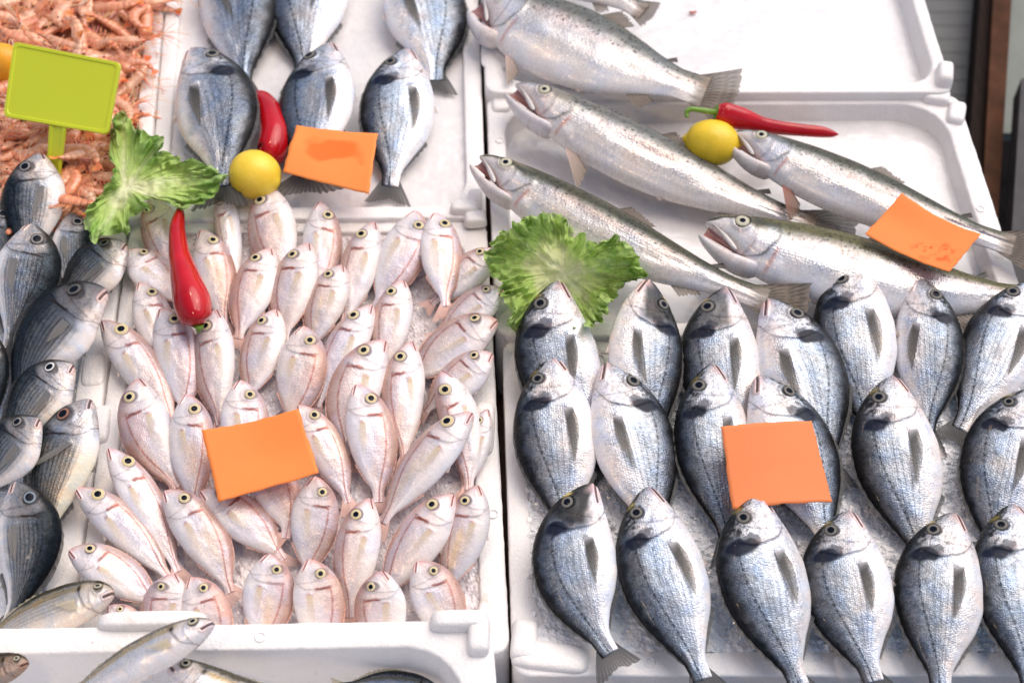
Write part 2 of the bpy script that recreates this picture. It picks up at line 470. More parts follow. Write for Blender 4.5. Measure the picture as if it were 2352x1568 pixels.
def paint(kind, u, v, yn, P, seed):
    """pigment (rgb) and silveriness (alpha) at body position u (snout 0, tail 1), v (belly -1, back 1)"""
    n1 = fbm(u * 22, v * 5, seed, 3); n2 = fbm(u * 70, v * 14, seed + 5, 2); n3 = fbm(u * 6, v * 2.2, seed + 9, 2)
    vv = v + (n1 - .5) * .22
    head = sstep(P['op'] + .02, P['op'] - .05, u + .06 * (v ** 2))
    dark = P['dark']
    if kind == 'bream':
        back = np.array([.026, .026, .028]); mid = np.array([.42, .48, .56]); low = np.array([.66, .70, .77]); bel = np.array([.88, .85, .85])
        c = mixc(bel, low, sstep(-.66, -.34, vv)); c = mixc(c, mid, sstep(-.34, .16, vv)); c = mixc(c, [.20, .225, .265], sstep(.24, .68, vv))
        c = mixc(c, back, sstep(.60, .94, vv))
        c = c * (1 + .30 * (fbm(u * 9, v * 3, seed + 61, 3) - .5) * sstep(-.6, -.2, v))[..., None]
        a = sstep(-.95, -.45, vv) * .85 + .15 - .35 * sstep(.6, .9, vv)
        st = .5 + .5 * np.cos(v * 42 + (n3 - .5) * 5)
        c = c * (1 - .42 * (st ** 4 * sstep(-.65, -.3, v) * sstep(.50, .1, v) * sstep(.30, .48, u))[..., None])
        c = c * (1 - .34 * (sstep(.52, .72, n2) * sstep(-.4, .4, v))[..., None])
        c = mixc(c, [.74, .72, .68], .40 * sstep(.58, .80, n3) * sstep(.2, -.3, np.abs(v - .0) - .3))
        # head: silver cheeks, dark crown, gold band between the eyes
        hc = mixc([.87, .82, .83], [.64, .65, .69], sstep(-.55, .15, vv)); hc = mixc(hc, [.055, .058, .06], sstep(.42, .80, vv + (n2 - .5) * .6))
        hc = hc * (1 - .35 * sstep(.5, .75, n2)[..., None])
        hc = mixc(hc, [.016, .017, .017], dark * sstep(-.50, -.15, vv) * .95)
        hc = mixc(hc, [.78, .56, .55], .65 * sstep(.085, .02, u) * sstep(.5, -.2, v))
        gold = np.exp(-((u - .105) / .016) ** 2 - ((v - .86) / .14) ** 2)
        c = mixc(c, hc, head); a = a * (1 - head) + head * (.30 + .5 * sstep(-.4, .2, v)) * (1 - .95 * dark)
        c = mixc(c, [.70, .55, .16], np.clip(gold * 1.5, 0, .85) * P.get('gold', .7))
        e1 = ((u - P['op'] - .006 - .03 * (v - .3)) / .042) ** 2 + ((v - .44) / .38) ** 2 + (n1 - .5) * 1.3
        e2 = ((u - P['op'] + .030) / .028) ** 2 + ((v - .22) / .20) ** 2 + (n2 - .5) * 2.0
        blot = np.maximum(sstep(1.25, .55, e1), .75 * sstep(1.1, .6, e2))
        c = mixc(c, [.010, .013, .028], blot * .97); a = a * (1 - .9 * blot)
        c = mixc(c, [.28, .10, .06], .22 * np.exp(-((u - P['op'] + .012) / .012) ** 2 - ((v - .05) / .12) ** 2))
        ll = hermite([.30, .45, .65, .85, 1], [.56, .50, .36, .16, .05], u)
        dl = np.abs(v - ll) * hermite([.3, .5, .8, 1], [.20, .19, .09, .045], u)
        c = mixc(c, [.03, .035, .045], .88 * sstep(.0062, .0028, dl) * sstep(.295, .32, u) * (.75 + .25 * np.sign(np.sin(u * 200))))
    elif kind == 'pandora':
        pk = P.get('pink', .5)
        back = np.array([.56, .36, .29]) * (1 - .22 * pk) + np.array([.05, 0, 0]) * pk
        mid = np.array([.73, .61, .60]); low = np.array([.80, .735, .73]); bel = np.array([.85, .81, .80])
        c = mixc(bel, low, sstep(-.8, -.3, vv)); c = mixc(c, mid, sstep(-.25, .45, vv) * (.5 + .5 * pk)); c = mixc(c, back, sstep(.26, .92, vv) * (.66 + .34 * pk))
        ir = fbm(u * 5, v * 1.6, seed + 71, 2)
        c = mixc(c, [.80, .60, .46], .20 * sstep(.50, .70, ir)); c = mixc(c, [.64, .63, .76], .40 * sstep(.48, .30, ir))
        a = .25 + .6 * sstep(-.7, -.1, v) - .35 * sstep(.6, .95, v)
        dots = .5 + .5 * np.cos(u * 190) * np.cos(v * 34)
        c = mixc(c, [.46, .19, .16], .17 * dots * sstep(.05, .6, v) * sstep(.3, .4, u))
        c = mixc(c, [.74, .46, .41], .42 * pk * sstep(.42, .72, n3) * sstep(-.5, .1, v))
        c = mixc(c, [.84, .60, .56], .40 * sstep(.80, .98, u))
        hc = mixc([.82, .74, .72], [.74, .62, .60], sstep(-.3, .4, vv)); hc = mixc(hc, [.54, .34, .31], sstep(.34, .85, vv))
        hc = mixc(hc, [.62, .64, .74], .35 * sstep(.5, .7, n3))
        hc = mixc(hc, [.74, .36, .34], .65 * sstep(.075, .012, u))
        c = mixc(c, hc, head); a = a * (1 - head) + head * .45
        # red slash behind the gill cover
        xs = P['op'] + .004 + .045 * (v - .30)
        sl = np.exp(-((u - xs + (n1 - .5) * .022) / .0105) ** 2) * sstep(-.10, .05, v) * sstep(.66, .46, v)
        c = mixc(c, [.30, .055, .030], np.clip(sl * 1.7, 0, .95) * P.get('slash', .85))
        pb = np.exp(-((u - .345) / .012) ** 2 - ((v + .30) / .10) ** 2)
        c = mixc(c, [.50, .25, .24], np.clip(pb, 0, .7))
        ll = hermite([.30, .45, .65, .85, 1], [.60, .56, .46, .22, .05], u)
        dl = np.abs(v - ll) * hermite([.3, .5, .8, 1], [.17, .16, .08, .035], u)
        c = mixc(c, [.42, .17, .14], .82 * sstep(.0075, .003, dl) * sstep(.29, .32, u))
        gold = np.exp(-((v - .1) / .22) ** 2) * sstep(.35, .5, u) * sstep(.95, .75, u) * P.get('gold', 0.0)
        c = mixc(c, [.80, .58, .34], .5 * gold)
    elif kind == 'dark':
        back = np.array([.020, .028, .036]); mid = np.array([.40, .43, .47]); low = np.array([.64, .65, .67]); bel = np.array([.85, .82, .81])
        c = mixc(bel, low, sstep(-.72, -.42, vv)); c = mixc(c, mid, sstep(-.45, .1, vv)); c = mixc(c, [.10, .125, .15], sstep(.1, .5, vv)); c = mixc(c, back, sstep(.48, .85, vv))
        a = .1 + .75 * sstep(-.75, -.3, v) - .3 * sstep(.6, .9, v)
        st = .5 + .5 * np.cos(v * 50 + (n3 - .5) * 3)
        c = c * (1 - .68 * (st ** 3 * sstep(-.75, -.45, v) * sstep(.75, .4, v) * sstep(.28, .36, u))[..., None])
        c = c * (1 - .40 * (sstep(.5, .7, n2) * sstep(-.4, .3, v))[..., None])
        hc = mixc([.80, .74, .72], [.56, .53, .53], sstep(-.5, .2, vv)); hc = mixc(hc, [.05, .048, .048], sstep(.40, .85, vv))
        hc = hc * (1 - .3 * sstep(.5, .75, n2)[..., None])
        c = mixc(c, hc, head); a = a * (1 - head) + head * .5
        c = mixc(c, c * np.array([.22, .24, .27]), dark * sstep(-.85, -.3, vv)); a = a * (1 - .85 * dark)
        c = mixc(c, c * np.array([1.25, 1.02, .72]), P.get('gold', .0) * sstep(.25, .4, u))
        sl = np.exp(-((u - P['op'] - .002 - .05 * (v - .2)) / .007) ** 2) * sstep(-.2, .0, v) * sstep(.62, .45, v)
        c = mixc(c, [.03, .016, .014], np.clip(sl * 1.3, 0, .95)); a = a * (1 - .7 * np.clip(sl, 0, 1))
        ll = hermite([.30, .45, .65, .85, 1], [.56, .52, .40, .18, .05], u)
        dl = np.abs(v - ll) * hermite([.3, .5, .8, 1], [.19, .18, .09, .04], u)
        c = mixc(c, [.02, .022, .028], .85 * sstep(.0045, .0018, dl) * sstep(.28, .31, u))
    elif kind == 'trout':
        ol = P.get('olive', .5); DKT = P.get('lines', min(1.0, .35 + ol))
        back = np.array([.060, .066, .060]) * (1 - ol) + np.array([.13, .125, .060]) * ol
        mid = np.array([.54, .535, .535]); low = np.array([.74, .715, .705]); bel = np.array([.88, .85, .84])
        c = mixc(bel, low, sstep(-.8, -.3, vv)); c = mixc(c, mid, sstep(-.1, .40, vv)); c = mixc(c, [.32, .33, .31], sstep(.10, .36, vv) * DKT); c = mixc(c, back, sstep(.26, .58, vv) * (.30 + .70 * DKT))
        c = mixc(c, [.80, .62, .60], .42 * np.exp(-((v - .22 + (n3 - .5) * .3) / .16) ** 2) * sstep(.2, .3, u))
        a = .25 + .6 * sstep(-.8, -.1, v) - .55 * sstep(.25, .6, v)
        sp = spots(u * 62, yn * 62, seed + 3)
        c = mixc(c, [.02, .022, .022], .80 * sp * sstep(.02, .30, v))
        c = c * (1 - .25 * (sstep(.5, .7, n2) * sstep(0, .5, v))[..., None])
        hc = mixc([.86, .82, .81], [.74, .71, .70], sstep(-.5, .2, vv)); hc = mixc(hc, [.075, .075, .052], sstep(.14, .40, vv + .5 * sstep(.05, .0, u)) * (.40 + .58 * DKT))
        hc = mixc(hc, [.62, .54, .34], .30 * sstep(.52, .7, n3) * sstep(-.1, .3, v))
        hc = mixc(hc, [.55, .58, .68], .35 * sstep(.45, .3, n3))
        hc = mixc(hc, [.80, .58, .54], .35 * sstep(.58, .72, n1) * sstep(.1, -.4, v))
        c = mixc(c, hc, head); a = a * (1 - head) + head * .40
        c = mixc(c, [.60, .20, .15], .6 * np.exp(-((u - P['op'] - .010 - .02 * (v + .2)) / .006) ** 2) * sstep(.0, -.3, v) * sstep(-.98, -.8, v))
        ws = P.get('wrinkle', 0)
        if ws:
            w = np.abs(fbm(u * 30, v * 1.6, seed + 31, 2) - .5)
            c = c * (1 - .5 * ws * (sstep(.05, .0, w) * sstep(.22, .25, u) * sstep(.42, .3, u) * sstep(-.1, .3, v))[..., None])
        c = mixc(c, [.26, .215, .17], .9 * sstep(.935, .985, u + (n2 - .5) * .04)); a = a * (1 - .8 * sstep(.93, .98, u))
    else:
        back = np.array([.12, .115, .085]); mid = np.array([.62, .60, .58]); bel = np.array([.82, .78, .77])
        c = mixc(bel, [.74, .72, .72], sstep(-.7, -.1, vv)); c = mixc(c, mid, sstep(.0, .30, vv)); c = mixc(c, [.46, .33, .14], .75 * sstep(.22, .36, vv) * sstep(.62, .44, vv))
        c = mixc(c, back, sstep(.46, .72, vv)); c = c * (1 - .4 * (sstep(.5, .7, n2) * sstep(.3, .6, v))[..., None])
        a = .25 + .5 * sstep(-.7, 0, v)
        st = .5 + .5 * np.cos(v * 38)
        c = c * (1 - .35 * P.get('lines', 0) * (st ** 3 * sstep(-.6, -.2, v) * sstep(.26, .34, u))[..., None])
        hc = mixc([.80, .75, .74], [.66, .60, .56], sstep(-.2, .4, vv)); hc = mixc(hc, [.09, .085, .07], sstep(.45, .8, vv))
        c = mixc(c, hc, head); a = a * (1 - head) + head * .4
        bl = np.exp(-((u - P['op'] - .004) / .012) ** 2 - ((v - .36) / .16) ** 2)
        c = mixc(c, [.02, .02, .025], np.clip(1.3 * bl, 0, .9))
    # gill cover edge, cheek edge and mouth
    edge = P['op'] - P['opk'] * np.where(v < .12, 1.25 * (v - .12) ** 2, .25 * (v - .12) ** 2) + .004 * np.sin(v * 9)
    ln = np.exp(-((u - edge) / .0045) ** 2) * sstep(.82, .55, v) * (.45 + .9 * fbm(v * 4, u * 3, seed + 41, 2))
    c = c * (1 - (.62 if kind != 'pandora' else .42) * ln[..., None])
    pre = P['op'] * .72 - .035 * (v + .1) ** 2
    ln2 = np.exp(-((u - pre) / .0042) ** 2) * sstep(.45, .2, v) * sstep(-.95, -.8, v)
    c = c * (1 - .36 * ln2[..., None])
    if P['mouth']:
        (ax, ay), (bx, by) = P['mouth']
        d, t = segdist(u, yn, ax, ay, bx, by)
        c = mixc(c, [.86, .60, .57], .60 * sstep(.024, .010, d))
        c = mixc(c, [.24, .08, .07] if kind == 'pandora' else [.07, .035, .035], .90 * sstep(.0075, .0030, d))
    ex, ey, er = P['eye']
    d = np.hypot(u - ex, yn - ey)
    c = c * (1 - .50 * (sstep(er * 1.45, er * 1.0, d))[..., None])
    return np.clip(np.concatenate([np.clip(c, 0, .92), np.clip(a, 0, 1)[..., None]], -1), 0, 1)


class Fish:
    def __init__(s, kind, S, T, W, side, zh, zt, bend=0.0, roll=None, kick=0.0, sag=0.0, seed=0, **opt):
        s.kind = kind; sp = s.sp = SPEC[kind]; s.seed = seed; s.opt = opt
        Sw = at(S, zh); Tw = at(T, zt)
        s.L = L = (Tw - Sw).length
        X = (Tw - Sw).normalized()
        Y = Vector((0, 0, 1)).cross(X).normalized(); Z = X.cross(Y)
        s.m = m = 1.0 if side == 'R' else -1.0
        if roll is None: roll = random.uniform(-7, 7)
        q = Matrix.Rotation(R(roll) * m, 3, X)
        Y = q @ Y; Z = q @ Z
        s.mw = Matrix(((X.x, Y.x, Z.x, Sw.x), (X.y, Y.y, Z.y, Sw.y), (X.z, Y.z, Z.z, Sw.z), (0, 0, 0, 1)))
        # width in the photo -> body depth
        dx, dy = T[0] - S[0], T[1] - S[1]; ln = math.hypot(dx, dy)
        mid = ((S[0] + T[0]) / 2, (S[1] + T[1]) / 2)
        nx, ny = -dy / ln, dx / ln
        a = at((mid[0] - nx * W / 2, mid[1] - ny * W / 2), (zh + zt) / 2); b = at((mid[0] + nx * W / 2, mid[1] + ny * W / 2), (zh + zt) / 2)
        cu = np.linspace(0, 1, 60)
        full = (hermite(*sp['D'], cu) - hermite(*sp['V'], cu)).max()
        s.hs = float(np.clip((b - a).length / L / full, .5, 2.0))
        s.ts = opt.get('thick', 1.0) * min(1.15, max(.8, s.hs))
        s.bend = bend; s.kick = kick; s.sag = sag
        s.P = dict(op=sp['op'][0], opk=sp['op'][1], mouth=sp['mouth'], eye=sp['eye'], dark=opt.get('dark', 0.0), **{k: v for k, v in opt.items() if k in ('pink', 'slash', 'gold', 'olive', 'wrinkle', 'lines')})

    def bendmap(s, x, y, z):
        """unbent body coordinates (in body lengths, y towards the back) -> local metres"""
        y = y * s.m
        yc = s.bend * 4 * x * (1 - x) + s.kick * np.where(x > .7, (x - .7) ** 2 * 4, 0)
        dyc = s.bend * 4 * (1 - 2 * x) + s.kick * np.where(x > .7, (x - .7) * 8, 0)
        zc = s.sag * 4 * x * (1 - x)
        ph = np.arctan(dyc)
        return np.stack([(x - y * np.sin(ph)) * s.L, (yc + y * np.cos(ph)) * s.L, (z + zc) * s.L], -1)

    def surf(s, u, v, detail=True):
        sp = s.sp
        d = hermite(*sp['D'], u) * s.hs; w = hermite(*sp['V'], u) * s.hs; th = hermite(*sp['Wd'], u) * s.ts
        mid = (d + w) / 2; half = (d - w) / 2
        y = mid + half * v
        prof = np.clip(1 - np.abs(v) ** (2.3 if s.kind in ('trout', 'mullet') else 2.9), 0, 1) ** .62
        z = th * prof
        if detail:
            yn = y / s.hs
            op, k = sp['op']
            edge = op - k * np.where(v < .12, 1.25 * (v - .12) ** 2, .25 * (v - .12) ** 2) + .004 * np.sin(v * 9)
            q = np.where(u < edge, np.exp(-(edge - u) / .05), np.exp(-(u - edge) / .006))
            z = z + .0045 * q * sstep(.85, .4, np.abs(v))
            pre = op * .72 - .035 * (v + .1) ** 2
            z = z + .0025 * np.where(u < pre, np.exp(-(pre - u) / .03), np.exp(-(u - pre) / .006)) * sstep(.5, .2, v) * sstep(-.95, -.6, v)
            if sp['mouth']:
                (ax, ay), (bx, by) = sp['mouth']
                dd, t = segdist(u, yn, ax, ay, bx, by)
                z = z + .006 * np.exp(-((dd - .010) / .006) ** 2) - .006 * np.exp(-(dd / .005) ** 2)
            ex, ey, er = sp['eye']
            dd = np.hypot(u - ex, yn - ey)
            z = z + .006 * np.exp(-((dd - er * 1.25) / (er * .3)) ** 2) - .004 * sstep(er * 1.1, er * .6, dd)
            z = z + (fbm(u * 7, v * 2, s.seed + 2, 2) - .5) * .010 * prof * sstep(.2, .4, u)
            px, py, pl = sp['pect']
            z = z + .008 * np.exp(-((u - px + .008) / .018) ** 2 - ((yn - py) / .022) ** 2)
        return u, y, z

    def v_of(s, u, y):
        d = hermite(*s.sp['D'], u) * s.hs; w = hermite(*s.sp['V'], u) * s.hs
        return np.clip((y * s.hs - (d + w) / 2) / ((d - w) / 2), -.97, .97)

    def build(s, name, label, cat, group, res=(150, 64)):
        root = empty(name, s.mw)
        tag(root, label, cat, group)
        NU, NV = res
        t = np.linspace(0, 1, NU); u = .35 * t ** 1.35 + .65 * t ** 1.0 * t ** .35
        u = np.sort(np.clip(u / u[-1], 0, 1))
        a = np.linspace(-1, 1, NV); v = np.sin(a * math.pi / 2) * .45 + a * .55
        U, Vv = np.meshgrid(u, v, indexing='ij')
        x, y, z = s.surf(U, Vv)
        top = s.bendmap(x, y, z).reshape(-1, 3)
        C = paint(s.kind, U, Vv, y / s.hs, s.P, s.seed).reshape(-1, 4)
        if 'tint' in s.opt: C[:, :3] = np.clip(C[:, :3] * np.array(s.opt['tint']), 0, .95)
        UVc = np.stack([U, y], -1).reshape(-1, 2)
        nb = 10
        vb = np.linspace(-1, 1, nb + 2)[1:-1]
        Ub, Vb = np.meshgrid(u, vb, indexing='ij')
        xb, yb, zb = s.surf(Ub, Vb, False)
        bot = s.bendmap(xb, yb, -zb).reshape(-1, 3)
        Cb = paint(s.kind, Ub, Vb, yb / s.hs, s.P, s.seed).reshape(-1, 4)
        UVb = np.stack([Ub, yb], -1).reshape(-1, 2)
        flip = s.m > 0
        off = NU * NV
        F = grid_faces(NU, NV, flip=not flip).tolist()
        # underside: from v=-1 edge through the bottom grid to the v=+1 edge
        idx = np.concatenate([(np.arange(NU) * NV)[:, None], off + np.arange(NU * nb).reshape(NU, nb), (np.arange(NU) * NV + NV - 1)[:, None]], 1)
        q = np.stack([idx[:-1, :-1], idx[:-1, 1:], idx[1:, 1:], idx[1:, :-1]], -1).reshape(-1, 4)
        if not flip: pass
        q = q if not flip else q[:, ::-1]
        F += q[:, ::1].tolist()
        F.append(list(range(0, NV)) + [off + k for k in range(nb)][::-1])
        F.append(([((NU - 1) * NV + k) for k in range(NV)] + [off + (NU - 1) * nb + k for k in range(nb)][::-1])[::-1])
        mesh_obj('body', np.vstack([top, bot]), F, M[s.kind], root, col=np.vstack([C, Cb]), uv=np.vstack([UVc, UVb]))
        s.eye(root)
        s.fins(root)
        if s.kind == 'trout': s.jaws(root)
        return root

    def eye(s, root):
        sp = s.sp; ex, ey, er = sp['eye']
        if s.opt.get('noeye'): return
        er = er * s.opt.get('eyek', 1.0)
        rings = np.array([0, .2, .38, .46, .50, .56, .68, .78, .86, .94, 1.0]); na = 28
        ang = np.linspace(0, 2 * math.pi, na, endpoint=False)
        Rr, A = np.meshgrid(rings, ang, indexing='ij')
        ux = ex + er * Rr * np.cos(A); yn = ey + er * Rr * np.sin(A)
        vv = s.v_of(np.full(1, ex), np.full(1, ey))
        _, y0, z0 = s.surf(np.full(1, ex), vv, False)
        # tangent plane tilt of the flank at the eye
        vp = s.v_of(np.full(1, ex), np.full(1, ey + .02)); vm = s.v_of(np.full(1, ex), np.full(1, ey - .02))
        zp = s.surf(np.full(1, ex), vp, False)[2]; zm = s.surf(np.full(1, ex), vm, False)[2]
        up_ = s.surf(np.full(1, ex + .02), s.v_of(np.full(1, ex + .02), np.full(1, ey)), False)[2]; um = s.surf(np.full(1, ex - .02), s.v_of(np.full(1, ex - .02), np.full(1, ey)), False)[2]
        gy = (zp - zm) / .04; gx = (up_ - um) / .04
        gx = np.clip(gx, -.5, .5); gy = np.clip(gy, -.6, .6)
        z = z0 + gx * (ux - ex) + gy * (yn - ey) + er * .34 * np.sqrt(np.clip(1 - (Rr * .96) ** 2, 0, 1)) - .0005
        P3 = s.bendmap(ux, y0 + (yn - ey), z).reshape(-1, 3)
        pu = sp['pupil']; r = Rr + .0 * A
        irr = np.array(s.opt.get('iris', sp['iris'])); ir2 = np.array(sp['iris2'])
        nz = fbm(A * 3, Rr * 6, s.seed, 2)
        c = mixc(np.array([.006, .008, .014]), irr, sstep(pu, pu + .05, r)); c = c * (1 - .35 * ((nz - .3) * sstep(pu, pu + .1, r))[..., None])
        c = mixc(c, ir2, sstep(.80, .92, r) * .9); c = mixc(c, [.80, .78, .74], .5 * np.exp(-((r - pu - .07) / .035) ** 2))
        F = grid_faces(len(rings), na, flip=s.m < 0, wrap=True).tolist()
        mesh_obj('eye', P3, F, M['eye'], root, col=c.reshape(-1, 3))

    def fan(s, name, root, base, dirs, lens, c_in, c_out, a_in, a_out, nl=8, curl=0.0, rag=.12, ray=9.0, zoff=0.0, hug=False, rows_dark=0.0, spot=False):
        """a fin: base points (u,y) with a ray from each; y, lengths in body lengths"""
        base = np.asarray(base, float); dirs = np.asarray(dirs, float); lens = np.asarray(lens, float)
        nr = len(base)
        rr = np.random.default_rng(s.seed + nr)
        lens = lens * (1 - rag * rr.random(nr))
        t = np.linspace(0, 1, nl)
        ang = dirs[:, None] + curl * t[None, :]
        x = base[:, 0:1] + lens[:, None] * t * np.cos(ang)
        y = base[:, 1:2] + lens[:, None] * t * np.sin(ang)
        if hug:
            v = s.v_of(np.clip(x, 0, 1), y / s.hs)
            _, _, z = s.surf(np.clip(x, 0, 1), v, False)
            z = z + .010 + .010 * t[None, :] + .004 * np.cos(np.arange(nr) * math.pi)[:, None] * t
            z = np.maximum(z, .02)
        else:
            z = zoff + .006 * np.cos(np.arange(nr) * math.pi)[:, None] * t + .012 * (rr.random() - .5) * t ** 2
        P3 = s.bendmap(x, y, z).reshape(-1, 3)
        k = np.broadcast_to(t, (nr, nl))
        c = mixc(np.array(c_in), np.array(c_out), k)
        al = a_in + (a_out - a_in) * k
        alt = (np.arange(nr) % 2)[:, None] * np.ones((1, nl))
        if hug: c = mixc(c, np.array([.62, .60, .62]) if s.kind == 'bream' else np.array(c_in) * 1.05, sstep(.16, .02, k) * .85)
        c = c * (1 - rows_dark * alt[..., None] * .6)
        if spot: c = c * (1 - .7 * (np.sin(k * 34) * (alt * 2 - 1) > .55)[..., None])
        al = al * (1 - .18 * (1 - alt) * k)
        CC = np.concatenate([np.clip(c, 0, 1), np.clip(al, 0, 1)[..., None]], -1).reshape(-1, 4)
        return mesh_obj(name, P3, grid_faces(nr, nl, flip=s.m < 0).tolist(), M['fin'], root, col=CC)

    def fins(s, root):
        sp = s.sp; f = sp['fins']; hs = s.hs
        K = s.kind
        pal = {'bream': ((.060, .064, .072), (.085, .080, .075)), 'pandora': ((.80, .40, .32), (.86, .52, .42)), 'dark': ((.04, .04, .045), (.06, .055, .05)),
               'trout': ((.20, .165, .13), (.26, .21, .165)), 'mullet': ((.36, .32, .22), (.45, .40, .30))}[K]
        # tail
        tl, sp_ = f['t']; tl *= s.opt.get('tail', 1.0)
        n = 27
        q = np.linspace(-1, 1, n)
        hgt = (hermite(*sp['D'], 1.0) * hs, hermite(*sp['V'], 1.0) * hs)
        by = np.where(q > 0, q * hgt[0], -q * hgt[1]) * .95
        fk = .55 if K != 'trout' else .82
        ln = tl * (fk + (1 - fk) * np.abs(q) ** 1.4)
        s.fan('tail_fin', root, np.stack([.945 + .03 * (1 - q * q), by], -1), q * R(sp_) * s.opt.get('spread', 1.0) + s.opt.get('tdir', 0.0), ln, pal[0] if K != 'pandora' else (.84, .54, .47), pal[1], 1.0, (.82 if K != 'pandora' else .55), nl=10, rag=.10, rows_dark=.45, spot=(K == 'trout'))
        # back fin
        u0, u1, h = f['d']; n = 23
        uu = np.linspace(u0, u1, n)
        ln = h * hs * np.sin(np.linspace(.35, 2.9, n)) ** .6 * s.opt.get('dfin', 1.0)
        if K == 'trout': ln = h * hs * np.linspace(1.3, .6, n)
        s.fan('dorsal_fin', root, np.stack([uu, hermite(*sp['D'], uu) * hs - .006], -1), np.full(n, R(34)), ln * 1.5, pal[0], pal[1], 1, .8, nl=5, rag=.3, rows_dark=.5)
        if K == 'trout':
            uu = np.linspace(.80, .825, 7)
            s.fan('adipose_fin', root, np.stack([uu, hermite(*sp['D'], uu) * hs - .004], -1), np.full(7, R(30)), np.linspace(.045, .028, 7), (.10, .10, .09), (.12, .11, .10), 1, 1, nl=5, rag=.05)
        u0, u1, h = f['a']; n = 13
        uu = np.linspace(u0, u1, n)
        s.fan('anal_fin', root, np.stack([uu, hermite(*sp['V'], uu) * hs + .006], -1), np.full(n, R(-35)), h * hs * np.linspace(1.5, .7, n), pal[0], pal[1], 1, .75, nl=5, rag=.2, rows_dark=.4)
        u0, ll = f['v']; n = 9
        uu = np.linspace(u0, u0 + .03, n)
        s.fan('pelvic_fin', root, np.stack([uu, hermite(*sp['V'], uu) * hs + .012], -1), R(-16) + np.linspace(-.12, .12, n), ll * np.linspace(1.1, .7, n), (.70, .62, .60) if K != 'dark' else (.2, .19, .19), (.66, .56, .52) if K != 'dark' else (.12, .11, .1), 1, .7, nl=6, rag=.15)
        # breast fin lying on the flank
        if s.opt.get('nopect'): return
        px, py, pl = sp['pect']; n = 13
        pl *= s.opt.get('pl', 1.0)
        q = np.linspace(-1, 1, n)
        by = (py + .020 * q) * hs
        dirs = R(s.opt.get('pd', -9 + 16 * (math.sin(s.seed * 1.7) * .5))) + q * R(5.5)
        ln = pl * (.30 + .74 * ((q + 1) / 2) ** .85)
        ci, co, ai, ao = {'bream': ((.035, .034, .034), (.14, .125, .10), .95, .66), 'pandora': ((.86, .68, .42), (.90, .78, .58), .55, .10), 'dark': ((.20, .20, .20), (.36, .33, .29), .85, .5),
                          'trout': s.opt.get('finc', ((.78, .60, .54), (.46, .37, .29), .95, .80)), 'mullet': ((.60, .52, .36), (.66, .58, .42), .8, .4)}[K]
        if K == 'trout':
            base = np.stack([px + .010 * q, np.full(n, hermite(*sp['V'], px) * hs + .020)], -1)
            s.fan('pectoral_fin', root, base, R(-46 + s.opt.get('pd', 0)) + q * R(9), pl * (.8 - .2 * q), ci, co, ai, ao, nl=9, rag=.06, rows_dark=.25, zoff=.012)
        else:
            s.fan('pectoral_fin', root, np.stack([px + .004 * q, by], -1), dirs, ln, ci, co, ai, ao, nl=10, rag=.06, rows_dark=.55, hug=True)

    def jaws(s, root):
        """open mouth of a trout: lower jaw, upper jaw plate and the pink inside"""
        hs = s.hs; op = s.opt.get('gape', 1.0) * .42
        # lower jaw swings about the hinge
        hx, hy = .195, -.074 * hs
        tip = np.array([-.014 * op - .002, (-.030 - .034 * op) * hs])
        n = 18; nv = 16
        t = np.linspace(0, 1, n)
        px = hx + (tip[0] - hx) * t; pyy = hy + (tip[1] - hy) * t - .016 * hs * np.sin(t * math.pi)
        hh = hermite([0, .15, .35, .7, .93, 1], [.010, .026, .029, .020, .011, .003], t) * hs
        ww = hermite([0, .15, .35, .7, .93, 1], [.010, .046, .043, .028, .014, .003], t)
        a = np.linspace(0, 2 * math.pi, nv, endpoint=False)
        yy = pyy[:, None] + hh[:, None] * np.cos(a)[None] * np.where(np.cos(a) > 0, .55, 1.0)[None]
        zz = ww[:, None] * np.sin(a)[None]
        xx = np.broadcast_to(px[:, None], yy.shape)
        P3 = s.bendmap(xx, yy, zz).reshape(-1, 3)
        up = np.broadcast_to(np.cos(a)[None], yy.shape)
        c = mixc(np.array([.66, .60, .58]), np.array([.62, .40, .36]), sstep(.25, .7, up))
        c = mixc(c, [.42, .38, .34], .7 * sstep(.86, 1.0, np.broadcast_to(t[:, None], yy.shape)))
        F = grid_faces(n, nv, flip=s.m < 0, wrap=True).tolist()
        nz = fbm(xx * 60, yy * 60 + zz * 30, s.seed + 3, 3)
        c = c * (1 - .16 * sstep(.5, .7, nz))[..., None]
        c = mixc(c, [.70, .68, .69], .4 * sstep(.5, .3, nz))
        c4 = np.concatenate([np.clip(c * 1.12, 0, .95), np.full(c.shape[:2] + (1,), .1)], -1).reshape(-1, 4)
        mesh_obj('lower_jaw', P3, F, M['trout'], root, col=c4, uv=np.stack([xx, yy], -1).reshape(-1, 2))
        # inside of the mouth, a hollow sheet between the jaws
        n2 = 12
        t = np.linspace(0, 1, n2)
        ux = .012 + (.125 - .012) * t
        uy = hermite(*s.sp['V'], ux) * hs + .010
        lx = tip[0] + .012 + (.128 - tip[0] - .012) * t; ly = (tip[1] + (-.066 * hs - tip[1]) * t) + .004
        k = np.linspace(0, 1, 8)
        X = ux[:, None] * (1 - k) + lx[:, None] * k; Yv = uy[:, None] * (1 - k) + ly[:, None] * k
        Zv = .016 * t[:, None] ** .5 - .012 * np.sin(k * math.pi)[None]
        c = mixc(np.array([.34, .14, .12]), np.array([.09, .03, .03]), np.broadcast_to(t[:, None], X.shape))
        mesh_obj('mouth', s.bendmap(X, Yv, Zv).reshape(-1, 3), grid_faces(n2, 8, flip=s.m < 0).tolist(), M['flesh'], root, col=c.reshape(-1, 3))
        # upper jaw plate
        n3 = 14; m3 = 8
        t = np.linspace(0, 1, n3); q = np.linspace(-1, 1, m3)
